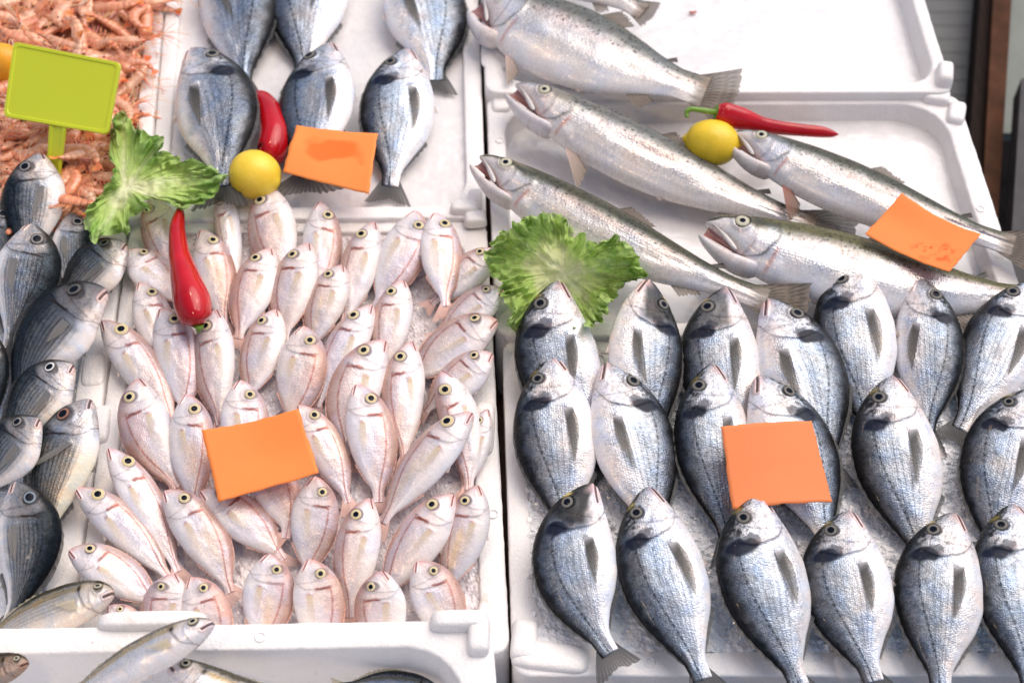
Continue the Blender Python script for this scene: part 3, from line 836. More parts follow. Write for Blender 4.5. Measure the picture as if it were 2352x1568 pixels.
        cx = .016 + (.108 - .016) * t; cy = (-.004 + (-.060 + .004) * t ** 1.25) * hs
        wd = hermite([0, .25, .7, .95, 1], [.002, .004, .0078, .007, .002], t)
        dxy = np.stack([np.gradient(cx), np.gradient(cy)], -1); dxy /= np.linalg.norm(dxy, axis=1)[:, None]
        X = cx[:, None] - dxy[:, 1:2] * wd[:, None] * q; Yv = cy[:, None] + dxy[:, 0:1] * wd[:, None] * q
        zz = hermite(*s.sp['Wd'], cx) * s.ts * .80 + .004
        Zv = zz[:, None] - .003 + .004 * (1 - q[None] ** 2)
        c = np.broadcast_to(np.array([.52, .49, .47]), X.shape + (3,)) * (1 - .45 * sstep(.7, 1, np.abs(q))[None, :, None])
        mesh_obj('jaw_plate', s.bendmap(X, Yv, Zv).reshape(-1, 3), grid_faces(n3, m3, flip=s.m < 0).tolist(), M['flesh'], root, col=c.reshape(-1, 3))
# ------------------------------------------------------------------ boxes, ice, stall
M['foam'] = foam_material()
M['ice_grey'] = ice_material('crushed_ice_grey', (.80, .80, .81), (.93, .93, .935), 1.5, .8)
M['ice_pink'] = ice_material('crushed_ice_pinkish', (.58, .50, .50), (.80, .74, .74), 1.3, .6)
M['ice_white'] = ice_material('fine_ice_white', (.70, .67, .66), (.77, .745, .735), 1.3, .03)


def corner_loop(P, r, k=6, dens=0):
    """rounded outline of a quadrilateral; P four xy points"""
    out = []
    for i in range(4):
        p = np.array(P[i]); a = np.array(P[i - 1]); b = np.array(P[(i + 1) % 4])
        ua = (a - p) / np.linalg.norm(a - p); ub = (b - p) / np.linalg.norm(b - p)
        q0, q2 = p + ua * r, p + ub * r
        for t in np.linspace(0, 1, k):
            out.append((1 - t) ** 2 * q0 + 2 * t * (1 - t) * (p * .75 + (q0 + q2) * .125) + t * t * q2)
    if dens:
        o2 = []
        for i in range(len(out)):
            a, b = out[i], out[(i + 1) % len(out)]
            m = dens if (i + 1) % k == 0 else 1
            o2 += [a + (b - a) * j / m for j in range(m)]
        out = o2
    return np.array(out)


def inset_quad(P, w):
    """move each side i (P[i]->P[i+1]) inwards by w[i]"""
    P = [np.array(p, float) for p in P]
    c = sum(P) / 4
    lines = []
    for i in range(4):
        a, b = P[i], P[(i + 1) % 4]
        d = (b - a) / np.linalg.norm(b - a); n = np.array([-d[1], d[0]])
        if np.dot(c - a, n) < 0: n = -n
        lines.append((a + n * w[i], d))
    out = []
    for i in range(4):
        (p, d), (q, e) = lines[i - 1], lines[i]
        A = np.array([[d[0], -e[0]], [d[1], -e[1]]])
        t = np.linalg.solve(A, q - p)
        out.append(p + d * t[0])
    return out


def foam_box(name, label, quad, z, w, depth=.085, zbot=-.125, rin=.045, rout=.018, lugs=(), rings=()):
    P = [tuple(at(p, z).xy) for p in quad]                       # back left, back right, front right, front left
    root = empty(name, Matrix.Translation((np.mean([p[0] for p in P]), np.mean([p[1] for p in P]), zbot)))
    tag(root, label, 'foam box', 'white foam fish boxes')
    o = np.array(root.matrix_world.translation)
    In = inset_quad(P, w)
    b = .003
    CL = lambda Q, r: corner_loop(Q, r, 6, 60)
    seq = [(CL(P, rout), zbot), (CL(P, rout), z - b), (CL(inset_quad(P, [b * .3] * 4), rout), z - b * .3), (CL(inset_quad(P, [b] * 4), rout), z)]
    for q, zz in ((-b, z), (-b * .3, z - b * .3), (0, z - b), (.007, z - depth)):
        seq.append((CL(inset_quad(In, [q] * 4), rin), zz))
    V = np.vstack([np.concatenate([xy, np.full((len(xy), 1), zz)], 1) for xy, zz in seq])
    n = len(seq[0][0])
    F = grid_faces(len(seq), n, wrap=True).tolist()
    F.append([(len(seq) - 1) * n + k for k in range(n)])
    # nibbled edges of old polystyrene
    wob = (fbm(V[:, 0] * 60, V[:, 1] * 60, 3, 2) - .5) * .0012
    V[:, 2] += wob
    V[:, :2] += (np.stack([fbm(V[:, 0] * 90, V[:, 1] * 90, 13, 2), fbm(V[:, 0] * 90, V[:, 1] * 90, 19, 2)], -1) - .5) * .0014
    mesh_obj('tray', V - o, F, M['foam'], root)
    for (px, py), sx, sy, h, ang in lugs:
        c = at((px, py), z)
        bm_lug(root, o, c, sx, sy, h, ang, z)
    for px, py in rings:
        c = np.array(at((px, py), z)) - o
        a = np.linspace(0, 2 * math.pi, 25)[:-1]
        ringp = np.stack([c[0] + .0052 * np.cos(a), c[1] + .0052 * np.sin(a), np.full(24, c[2] + .0003)], -1)
        V2 = []
        for j, (dr, dz) in enumerate(((-.0012, 0), (-.0006, .0011), (.0006, .0011), (.0012, 0))):
            q = ringp.copy(); rad = (.0052 + dr) / .0052
            q[:, :2] = c[:2] + (q[:, :2] - c[:2]) * rad; q[:, 2] += dz
            V2.append(q)
        mesh_obj('moulded_ring', np.vstack(V2), grid_faces(4, 24, wrap=True).tolist(), M['foam'], root)
    return root


def bm_lug(root, o, c, sx, sy, h, ang, z):
    """rounded interlocking lug moulded on the rim"""
    nu, nv = 28, 9
    a = np.linspace(0, 2 * math.pi, nu, endpoint=False)
    V = []
    for j in range(nv):
        t = j / (nv - 1)
        ph = t * math.pi / 2
        rr = math.cos(ph) ** .36 if j < nv - 1 else 0.0
        zz = math.sin(ph) ** .8 * h
        e = 2 / 4.6
        x = sx / 2 * rr * np.sign(np.cos(a)) * np.abs(np.cos(a)) ** e; y = sy / 2 * rr * np.sign(np.sin(a)) * np.abs(np.sin(a)) ** e
        V.append(np.stack([x * math.cos(ang) - y * math.sin(ang), x * math.sin(ang) + y * math.cos(ang), np.full(nu, zz - .004)], -1))
    V = np.vstack(V) + (np.array(c) - o)
    mesh_obj('corner_lug', V, grid_faces(nv, nu, wrap=True).tolist(), M['foam'], root)


def ice_bed(name, label, quad, z, w, mat, amp=.005, seed=1, chunks=0, res=150, tilt=0.0, smooth=False):
    P = [np.array(at(p, z).xy) for p in quad]
    In = inset_quad(P, [x - .004 for x in w])
    s, t = np.meshgrid(np.linspace(0, 1, res), np.linspace(0, 1, res), indexing='ij')
    s_, t_ = s[..., None], t[..., None]
    xy = (In[0] * (1 - s_) + In[1] * s_) * (1 - t_) + (In[3] * (1 - s_) + In[2] * s_) * t_
    x, y = xy[..., 0], xy[..., 1]
    ridg = 1 - np.abs(2 * fbm(x * 70, y * 70, seed, 3) - 1)
    h = (fbm(x * 14, y * 14, seed + 3, 3) - .5) * amp * 2.2 + ((ridg - .6) * amp * 1.3 + (vnoise(x * 260, y * 260, seed + 8) - .5) * amp * .8) * (.25 if smooth else 1)
    e = np.minimum(np.minimum(s, 1 - s), np.minimum(t, 1 - t))
    V = np.stack([x, y, z + h + tilt * (t - .5)], -1).reshape(-1, 3)
    mb = MB(); mb.add(V, grid_faces(res, res, flip=True).tolist())
    rr = np.random.default_rng(seed)
    for _ in range(chunks):
        a, c = rr.random(2)
        i, j = int(a * (res - 1)), int(c * (res - 1))
        p = V.reshape(res, res, 3)[i, j] + np.array([0, 0, rr.uniform(-.001, .003)])
        k = rr.uniform(.0016, .0050)
        vs = np.array([[1, 0, 0], [-1, 0, 0], [0, 1, 0], [0, -1, 0], [0, 0, 1], [0, 0, -1]], float) * k * rr.uniform(.5, 1.3, (6, 1)) + rr.normal(0, k * .25, (6, 3))
        q = Matrix.Rotation(rr.uniform(0, 6.28), 3, Vector(rr.normal(size=3)))
        vs = vs @ np.array(q) + p
        mb.add(vs, [[0, 2, 4], [2, 1, 4], [1, 3, 4], [3, 0, 4], [2, 0, 5], [1, 2, 5], [3, 1, 5], [0, 3, 5]])
    ob = mb.build(name, mat, smooth=smooth)
    tag(ob, label, 'ice', None, 'stuff')
    return ob


QA = [(-350, -230), (394, -230), (334, 506), (-350, 512)]
QU = [(399, -230), (1091, -230), (1117, 500), (340, 505)]
QP = [(300, 510), (1117, 506), (1172, 1500), (158, 1500)]
QK = [(-350, 520), (292, 517), (152, 1500), (-440, 1500)]
QF = [(-300, 1447), (1128, 1420), (1192, 2150), (-420, 2150)]
QR1 = [(1090, -320), (2025, -320), (2192, 212), (1115, 214)]
QR2 = [(1117, 219), (2200, 216), (2382, 772), (1139, 772)]
QR3 = [(1154, 779), (2500, 774), (2795, 1552), (1178, 1552)]

foam_box('foam_box', 'white foam box heaped with orange prawns, behind the lime green sign', QA, .018, (.028, .024, .024, .028), lugs=[((345, -60), .05, .02, .012, 1.5)])
foam_box('foam_box', 'white foam box of sea bream and smooth ice behind the lemon and curved pepper', QU, .014, (.028, .026, .022, .022),
         lugs=[((1068, 482), .040, .020, .016, .0), ((1092, 505), .030, .022, .014, .1), ((1092, 462), .020, .036, .015, 0), ((385, -50), .02, .05, .012, 0)])
foam_box('foam_box', 'white foam box packed with small pink fish around an orange card', QP, .006, (.020, .030, .020, .024), lugs=[((1112, 985), .026, .075, .016, -.03), ((233, 975), .022, .055, .012, .1)], rings=[((205, 1305)), ((1133, 1180))])
foam_box('foam_box', 'white foam box of dark striped fish along the left edge', QK, .006, (.028, .034, .022, .028), lugs=[((215, 850), .03, .05, .008, .1)])
foam_box('foam_box', 'deep white foam box at the front holding mackerel, its grey inner wall showing', QF, .070, (.030, .034, .03, .03), depth=.13, rin=.055,
         lugs=[((1055, 1430), .062, .022, .020, .02), ((1100, 1462), .024, .045, .018, 0), ((350, 1428), .115, .020, .016, .02)], rings=[((598, 1462))])
foam_box('foam_box', 'empty looking white foam tray behind the topmost trout', QR1, .030, (.03, .020, .020, .026), depth=.060, rin=.04, lugs=[((1140, 120), .045, .06, .004, 0), ((2168, 178), .024, .044, .022, -.2)])
foam_box('foam_box', 'white foam tray of trout with a lemon and pointed red pepper', QR2, .014, (.020, .030, .022, .024), depth=.055, rin=.055,
         lugs=[((2150, 226), .040, .030, .016, -.2), ((2196, 262), .026, .044, .014, -.3), ((1152, 238), .028, .036, .010, 0)], rings=[((1148, 323)), ((2040, 225)), ((1480, 243)), ((2252, 480))])
foam_box('foam_box', 'white foam tray of big sea bream on crushed ice with a square orange card', QR3, .004, (.022, .03, .030, .026), depth=.05, rin=.075,
         lugs=[((1205, 1470), .030, .050, .014, -.1), ((1265, 1508), .085, .034, .012, -.12), ((1960, 1528), .040, .030, .010, .1)], rings=[((1492, 1520))])

ice_bed('crushed_ice', 'smooth white ice under the sea bream behind the curved pepper', QU, .002, (.028, .026, .022, .022), M['ice_white'], .0022, 3, smooth=True)
ice_bed('crushed_ice', 'pinkish crushed ice between the small pink fish', QP, -.001, (.020, .030, .020, .024), M['ice_pink'], .003, 5, 500)
ice_bed('crushed_ice', 'grey crushed ice under the dark striped fish', QK, -.006, (.028, .034, .022, .028), M['ice_grey'], .004, 7, 300)
ice_bed('crushed_ice', 'thin white ice in the nearly empty tray', QR1, -.006, (.03, .020, .020, .026), M['ice_white'], .0022, 9, smooth=True)
ice_bed('crushed_ice', 'smooth white ice under the trout', QR2, -.016, (.020, .030, .022, .024), M['ice_white'], .0022, 11, 0, smooth=True)
ice_bed('crushed_ice', 'wet grey crushed ice around the front sea bream', QR3, .001, (.022, .03, .030, .026), M['ice_grey'], .0050, 13, 1500)
ice_bed('crushed_ice', 'dark wet ice deep in the front box', QF, -.030, (.03, .034, .03, .03), M['ice_grey'], .004, 15)


# ------------------------------------------------------------------ stall table and what lies beyond it
def box_mesh(mb, lo, hi, bev=.003):
    lo = np.array(lo, float); hi = np.array(hi, float)
    import bmesh
    bm = bmesh.new()
    bmesh.ops.create_cube(bm, size=1)
    for v in bm.verts: v.co = Vector([lo[k] + (v.co[k] + .5) * (hi[k] - lo[k]) for k in range(3)])
    bmesh.ops.bevel(bm, geom=list(bm.edges), offset=bev, segments=2, affect='EDGES')
    bm.verts.index_update()
    mb.add([v.co[:] for v in bm.verts], [[v.index for v in f.verts] for f in bm.faces])
    bm.free()


M['wood_dark'] = plain_material('dark_wood', (.018, .009, .006), .7, spec=.1, var=.5, scale=8, stretch=(14, 1, 1), bumpy=.3)
M['wood_rust'] = plain_material('rusty_brown', (.085, .034, .016), .7, spec=.1, var=.45, scale=14, bumpy=.3)
M['table'] = plain_material('table_top', (.17, .105, .08), .7, spec=.15, var=.4, scale=20, bumpy=.2)
M['sheet'] = plain_material('grey_sheet', (.155, .152, .147), .6, spec=.2, var=.12, scale=12, bumpy=.05)
M['panel'] = plain_material('pale_panel', (.24, .25, .22), .6, spec=.2, var=.10, scale=10, bumpy=.05)
M['steel'] = plain_material('grey_steel', (.075, .07, .07), .6, spec=.2, var=.25, scale=16, bumpy=.1)
M['ground'] = plain_material('ground', (.010, .009, .009), .9, spec=.0, var=.4, scale=9, bumpy=.2)

ZT = -.126
pl = [at(p, ZT) for p in ((-700, -400), (1950, -400), (2330, 900), (2700, 2300), (-900, 2300))]
mb = MB()
n = len(pl)
V = [(p.x, p.y, ZT - .001) for p in pl] + [(p.x, p.y, ZT - .05) for p in pl]
mb.add(V, [list(range(n))[::-1], list(range(n, 2 * n))] + [[i, (i + 1) % n, n + (i + 1) % n, n + i] for i in range(n)])
tb = mb.build('stall_table', M['table'], smooth=False)
tag(tb, 'dark brown table top showing in the gap between the foam boxes', 'table')
gd = mesh_obj('ground', [(-40, -40, -.95), (40, -40, -.95), (40, 60, -.95), (-40, 60, -.95)], [[0, 1, 2, 3]], M['ground'])
tag(gd, kind='structure')


def slab(name, pts_px, z, th, mat, label, cat, ribs=0):
    """a board standing below the rims beyond the right edge of the stall, seen from above"""
    P = [at(p, z) for p in pts_px]
    c = sum(P, Vector()) / len(P)
    root = empty(name, Matrix.Translation(c)); tag(root, label, cat)
    m = MB(); k = len(P)
    V = [tuple(p - c) for p in P] + [tuple(p - c - Vector((0, 0, th))) for p in P]
    m.add(V, [list(range(k))[::-1], list(range(k, 2 * k))] + [[i, (i + 1) % k, k + (i + 1) % k, k + i] for i in range(k)])
    m.build('board', mat, root, smooth=False)
    if ribs:
        for i in range(ribs):
            f = (i + .5) / ribs
            a = P[0].lerp(P[3], f) - c; b = P[1].lerp(P[2], f) - c
            g = MB(); d = Vector((0, .006, 0))
            g.add([tuple(a - d + Vector((0, 0, .0005))), tuple(b - d + Vector((0, 0, .0005))), tuple(b + Vector((0, 0, .0022))), tuple(a + Vector((0, 0, .0022))), tuple(a + d + Vector((0, 0, .0005))), tuple(b + d + Vector((0, 0, .0005)))], [[0, 1, 2, 3], [3, 2, 5, 4]])
            g.build('rib', mat, root, smooth=False)
    return root


slab('metal_sheet', [(2090, -160), (2246, -160), (2214, 560), (2100, 560)], -.42, .02, M['sheet'], 'grey ribbed metal sheet beyond the right edge of the foam trays', 'metal sheet', ribs=22)
slab('wooden_post', [(2262, -160), (2312, -160), (2262, 760), (2196, 760)], -.36, .06, M['wood_dark'], 'dark brown wooden post beyond the grey metal sheet', 'post')
slab('wooden_rail', [(2290, -160), (2334, -160), (2276, 760), (2240, 760)], -.345, .02, M['wood_rust'], 'rusty brown rail along the dark wooden post', 'rail')
slab('pale_panel', [(2318, -160), (2420, -160), (2390, 306), (2296, 306)], -.42, .02, M['panel'], 'pale greenish panel in the top right corner', 'panel')
slab('steel_post', [(2346, 180), (2420, 180), (2400, 760), (2310, 760)], -.30, .05, M['steel'], 'grey steel post at the right edge above the trout tail', 'post')
# ------------------------------------------------------------------ the fish, one by one
WK = {'pandora': 1.05, 'trout': .77, 'dark': 1.12}


def put(kind, name, cat, group, rows, res, **common):
    for i, (S, T, W, side, zh, zt, bend, opt, label) in enumerate(rows):
        o = dict(common); o.update(opt)
        W *= WK.get(kind, 1.0)
        q1, q2, q3 = [random.Random(i * 31 + len(kind) + k * 977).random() for k in range(3)]
        br = .90 + .18 * q1; wm = .05 * (q2 - .5)
        o.setdefault('tint', (br * (1 + wm), br, br * (1 - wm)))
        o['eyek'] = o.get('eyek', 1.0) * (.92 + .16 * q3)
        if kind == 'pandora': T = (S[0] + (T[0] - S[0]) * 1.07, S[1] + (T[1] - S[1]) * 1.07)
        Fish(kind, S, T, W, side, zh, zt, bend, seed=len(kind) * 100 + i * 7, **o).build(name, label, cat, group, res)


BREAM = [
    # tray on the right, back row
    ((1283, 648), (1372, 1045), 188, 'L', .076, .016, -.085, dict(tail=1.15), 'sea bream beside the frilly lettuce, snout over its lower edge, leftmost of the back row'),
    ((1489, 645), (1508, 1040), 178, 'R', .074, .016, -.05, dict(dark=.95, roll=-14), 'dark headed sea bream with pale throat turned up, right of the frilly lettuce'),
    ((1667, 663), (1700, 1060), 184, 'L', .050, .015, -.05, dict(dark=.8), 'dark faced sea bream lying under the spotted trout tail, third of the back row'),
    ((1763, 690), (1905, 1080), 190, 'R', .048, .018, .03, dict(), 'sea bream facing up beside the spotted trout tail, its dark back to the right'),
    ((1968, 597), (2000, 995), 184, 'L', .056, .014, -.03, dict(dark=.1), 'sea bream with its snout on the trout flank, highest of the back row'),
    ((2107, 637), (2128, 1000), 152, 'R', .052, .014, .03, dict(dark=.2, roll=8), 'slim sea bream with dark curved back, between two bream below the creased orange card'),
    ((2378, 648), (2205, 985), 180, 'L', .050, .014, .0, dict(), 'slanting sea bream cut by the right edge, just below the trout tail'),
    # middle row
    ((1268, 820), (1300, 1225), 190, 'L', .058, .016, .0, dict(), 'sea bream at the left rim, middle row, head on the bream by the lettuce'),
    ((1393, 835), (1512, 1245), 190, 'R', .056, .016, .012, dict(dark=.1), 'sea bream facing up with dark right back, second of the middle row'),
    ((1636, 838), (1676, 1250), 178, 'L', .054, .016, -.02, dict(), 'sea bream whose right flank is covered by the square orange card'),
    ((1741, 865), (1905, 1255), 192, 'R', .054, .018, .015, dict(), 'sea bream lying under the square orange card, pale face above it'),
    ((2049, 866), (2118, 1285), 196, 'L', .052, .015, -.03, dict(), 'sea bream with red lips alone on the ice right of the square orange card'),
    ((2376, 896), (2290, 1285), 200, 'L', .054, .015, -.06, dict(dark=.1, eyek=.8), 'sea bream curving along the right edge in the middle row, eye half closed'),
    # front row
    ((1362, 1113), (1402, 1500), 192, 'L', .060, .030, -.135, dict(dark=1.0, tdir=.15, spread=1.2, gold=1.2), 'bent dark headed sea bream, leftmost of the front row, tail over the rim'),
    ((1488, 1120), (1615, 1560), 196, 'L', .058, .032, -.035, dict(gold=1.0), 'sea bream second of the front row, right beside the dark headed one'),
    ((1737, 1137), (1838, 1575), 204, 'L', .062, .030, -.05, dict(), 'sea bream with its snout touching the lower edge of the square orange card'),
    ((1951, 1175), (2008, 1565), 202, 'L', .054, .030, -.06, dict(dark=.15, eyek=1.05), 'sea bream of the front row with bronze glints, below right of the square card'),
    ((2191, 1180), (2162, 1590), 204, 'L', .052, .030, -.035, dict(), 'sea bream with broad white belly, second of the front row from the right edge'),
    ((2326, 1160), (2372, 1590), 200, 'L', .050, .030, -.01, dict(), 'sea bream at the right end of the front row, cut by the picture edge'),
    # box at the top, behind the lemon
    ((505, -160), (556, 205), 184, 'R', .045, .012, .03, dict(noeye=False), 'sea bream cut by the top edge, nearest the prawns, its tail under another head'),
    ((750, -170), (700, 172), 186, 'L', .045, .012, -.03, dict(), 'middle of three sea bream cut by the top edge'),
    ((918, -90), (1000, 185), 184, 'R', .045, .012, .05, dict(), 'sea bream cut by the top edge beside the right rim, back curved and dark'),
    ((441, 115), (508, 428), 192, 'R', .055, .046, .05, dict(tail=1.2, spread=1.1), 'silver sea bream touching the curved red pepper on its left side'),
    ((760, 102), (706, 408), 172, 'L', .055, .040, -.01, dict(spread=1.9, tail=1.25), 'sea bream half under the orange card, its forked tail below the card'),
    ((936, 115), (896, 428), 168, 'L', .052, .014, .0, dict(tail=1.15), 'sea bream right of the upper orange card, ragged tail on the ice'),
]
put('bream', 'sea_bream', 'fish', 'sea bream laid on ice', BREAM, (170, 76))

PINK = [
    ((352, 452), (402, 640), 92, 'L', .034, .008, .0, dict(pink=.7), 'pink fish with its snout under the spreading lettuce leaf, left of the long pepper'),
    ((294, 576), (418, 690), 88, 'R', .030, .008, .0, dict(pink=.6), 'pink fish pointing left at the foam seam just below the lettuce leaf'),
    ((321, 650), (376, 850), 88, 'R', .030, .010, .03, dict(pink=.3, gold=.2), 'pink fish with dark forehead, left of the wide end of the long pepper'),
    ((462, 530), (512, 735), 90, 'R', .032, .010, .03, dict(pink=1.0, gold=.7), 'rosy orange fish half hidden behind the long red pepper, right side of it'),
    ((512, 428), (540, 655), 58, 'L', .026, .008, .0, dict(pink=.1), 'pale narrow fish under the dark tail hanging from the lettuce'),
    ((618, 428), (652, 650), 108, 'L', .034, .008, -.02, dict(pink=.6), 'pink fish with its head under the forked bream tail below the lemon'),
    ((370, 710), (420, 940), 102, 'R', .036, .012, .05, dict(pink=.7), 'plump pink fish just left of the wide end of the long pepper, below it'),
    ((234, 738), (392, 965), 92, 'R', .036, .010, .035, dict(pink=.45), 'pink fish leaning on the left rim beside the dark fish head, snout up left'),
    ((497, 712), (506, 960), 94, 'L', .038, .010, -.03, dict(pink=.55), 'pink fish touching the wide end of the long pepper with its snout'),
    ((622, 572), (552, 765), 92, 'L', .034, .016, -.02, dict(pink=.75, tail=1.1), 'rosy fish right of the long pepper, its pale tail fanned below'),
    ((710, 560), (655, 770), 98, 'L', .040, .012, -.04, dict(pink=.4, slash=1), 'shiny white fish with bright cheek, head up right, in the middle of the back'),
    ((635, 712), (575, 905), 92, 'L', .038, .010, -.01, dict(pink=.4), 'pink fish with yellow eye, between the pepper end and the fish with blue snout'),
    ((735, 465), (724, 690), 88, 'R', .030, .008, .03, dict(pink=.85), 'deep pink fish right of the forked bream tail in the back row'),
    ((860, 511), (792, 735), 82, 'L', .030, .008, -.01, dict(pink=.3, gold=.3), 'pale fish with small yellow eye, third from the right in the back row'),
    ((787, 610), (718, 790), 84, 'L', .034, .010, -.02, dict(pink=.6, gold=.9), 'golden pink fish lying in the middle behind the two plump ones'),
    ((856, 702), (735, 920), 84, 'L', .036, .010, -.03, dict(pink=.45), 'pink fish with head up right, above the fish with the folded yellow eye'),
    ((697, 750), (672, 965), 108, 'R', .042, .010, .02, dict(pink=.55), 'plump pink fish with a bluish snout, above the wide orange card'),
    ((957, 486), (868, 695), 98, 'R', .036, .010, .03, dict(pink=.6, slash=.4, eyek=.85), 'pale violet fish slanting down left, second from the right in the back row'),
    ((999, 491), (1022, 690), 92, 'R', .040, .026, .01, dict(pink=.75, gold=.5, tail=1.25), 'rosy fish with a long straight tail fin, right end of the back row'),
    ((1140, 574), (1000, 690), 72, 'L', .036, .012, .0, dict(pink=.55), 'fish with its snout under the frilly lettuce, across the right rim'),
    ((1155, 664), (1012, 765), 76, 'L', .042, .014, .0, dict(pink=.5), 'fish poking its snout over the right rim at the frilly lettuce'),
    ((1143, 738), (955, 870), 104, 'L', .044, .014, -.06, dict(pink=.5), 'large pink fish lying slanted with its head right, below the long tail fin'),
    ((1131, 813), (985, 935), 88, 'L', .044, .012, -.01, dict(pink=.5), 'gold eyed fish with its head over the right rim, below the large slanted one'),
    ((926, 645), (882, 845), 86, 'L', .038, .012, -.02, dict(pink=.35, slash=.8), 'pale pink fish left of the long straight tail fin'),
    ((886, 784), (802, 1030), 112, 'L', .044, .014, -.10, dict(pink=.55, tail=1.2), 'plump curved fish with a folded yellow eye in the centre of the box'),
    ((946, 785), (932, 1040), 94, 'L', .042, .016, -.04, dict(pink=.6, gold=.4), 'slender pink fish standing upright right of the plump curved one'),
    ((818, 884), (866, 1135), 108, 'R', .050, .014, .04, dict(pink=.65, slash=.9), 'plump fish with big yellow eye, right of the wide orange card'),
    ((1013, 853), (1072, 1110), 92, 'L', .048, .014, .07, dict(pink=.7), 'grey pink fish pressed along the right rim, snout pointing up'),
    ((1086, 949), (892, 1185), 98, 'L', .056, .018, -.035, dict(pink=.5, gold=.7, eyek=1.1), 'large gold eyed fish slanting from the right rim to the centre'),
    ((318, 870), (402, 1105), 116, 'L', .046, .012, -.07, dict(pink=.8, eyek=.95), 'plump rosy fish with pointed dark snout, left of the wide orange card'),
    ((429, 906), (446, 1150), 102, 'R', .044, .012, .01, dict(pink=.7, gold=.5), 'rosy brown fish just left of the wide orange card'),
    ((552, 874), (572, 1095), 106, 'R', .050, .014, .0, dict(pink=.3, eyek=1.05), 'bright cheeked fish with big eye, body under the wide orange card'),
    ((684, 932), (792, 1140), 84, 'R', .044, .012, .04, dict(pink=.35), 'fish peeping out at the upper right corner of the wide orange card'),
    ((249, 1031), (398, 1295), 88, 'R', .042, .012, .03, dict(pink=.5), 'pale fish slanting down right, snout up at the left rim below the rosy one'),
    ((174, 1123), (378, 1320), 88, 'R', .040, .012, .04, dict(pink=.4, slash=.9), 'fish with red lips leaning on the left rim beside the grey dark fish'),
    ((377, 1129), (520, 1345), 106, 'R', .046, .014, .06, dict(pink=.7, gold=.6, tdir=.3), 'golden cheeked plump fish below the left edge of the wide orange card'),
    ((460, 1130), (640, 1275), 98, 'R', .042, .012, .05, dict(pink=.6), 'slanting fish with its eye under the lower left corner of the wide card'),
    ((590, 1050), (668, 1215), 100, 'R', .036, .022, .03, dict(pink=.8, gold=.5, kick=-.25, tdir=-.9, tail=1.25), 'rosy fish under the wide card whose tail curls out below it'),
    ((722, 1094), (705, 1310), 104, 'R', .052, .012, .03, dict(pink=.45), 'upright white fish at the lower right corner of the wide orange card'),
    ((850, 1145), (806, 1400), 98, 'L', .046, .012, -.03, dict(pink=.55), 'upright pink fish with a dark tail edge, below the plump big eyed one'),
    ((1042, 1137), (885, 1355), 104, 'L', .048, .012, -.01, dict(pink=.5, slash=1), 'broad fish with a gold eye slanting down left, at the lower right of the box'),
    ((1097, 1115), (1022, 1345), 98, 'L', .048, .012, .03, dict(pink=.3, gold=1.4), 'golden striped fish along the right rim, lower right of the box'),
    ((158, 1266), (352, 1385), 98, 'R', .040, .014, .05, dict(pink=.4), 'fish with a shiny blue cheek pointing left, lowest on the left rim'),
    ((400, 1317), (374, 1500), 108, 'L', .046, .010, -.02, dict(pink=.75), 'brownish pink fish head beside the front rim, left of its twin'),
    ((437, 1327), (502, 1510), 108, 'R', .046, .010, .03, dict(pink=.7, gold=.3), 'fish head with red gill spot beside the front rim, right of its twin'),
    ((618, 1272), (606, 1480), 114, 'R', .046, .010, .01, dict(pink=.8, gold=.8, slash=.4), 'brownish fish with an open gill spot, head under the curled tail'),
    ((708, 1285), (742, 1500), 112, 'R', .052, .010, .03, dict(pink=.5), 'plump fish at the front rim below the upright white one'),
    ((878, 1311), (882, 1510), 116, 'L', .052, .010, -.02, dict(pink=.75, eyek=1.12), 'grey pink fish with a very big eye at the front rim'),
    ((957, 1290), (1040, 1480), 112, 'R', .046, .010, .04, dict(pink=.75), 'pink fish in the lower right corner next to the lug of the front box'),
    ((248, 1392), (340, 1490), 80, 'R', .030, .008, .0, dict(pink=.4), 'fish showing only its eye between the golden mackerel and the front rim'),
    ((1120, 940), (1066, 1120), 60, 'L', .030, .010, .0, dict(pink=.4), 'white bellied fish mostly covered by the large gold eyed one at the right rim'),
]
put('pandora', 'pink_bream', 'fish', 'small pink fish packed in one box', PINK, (120, 52))

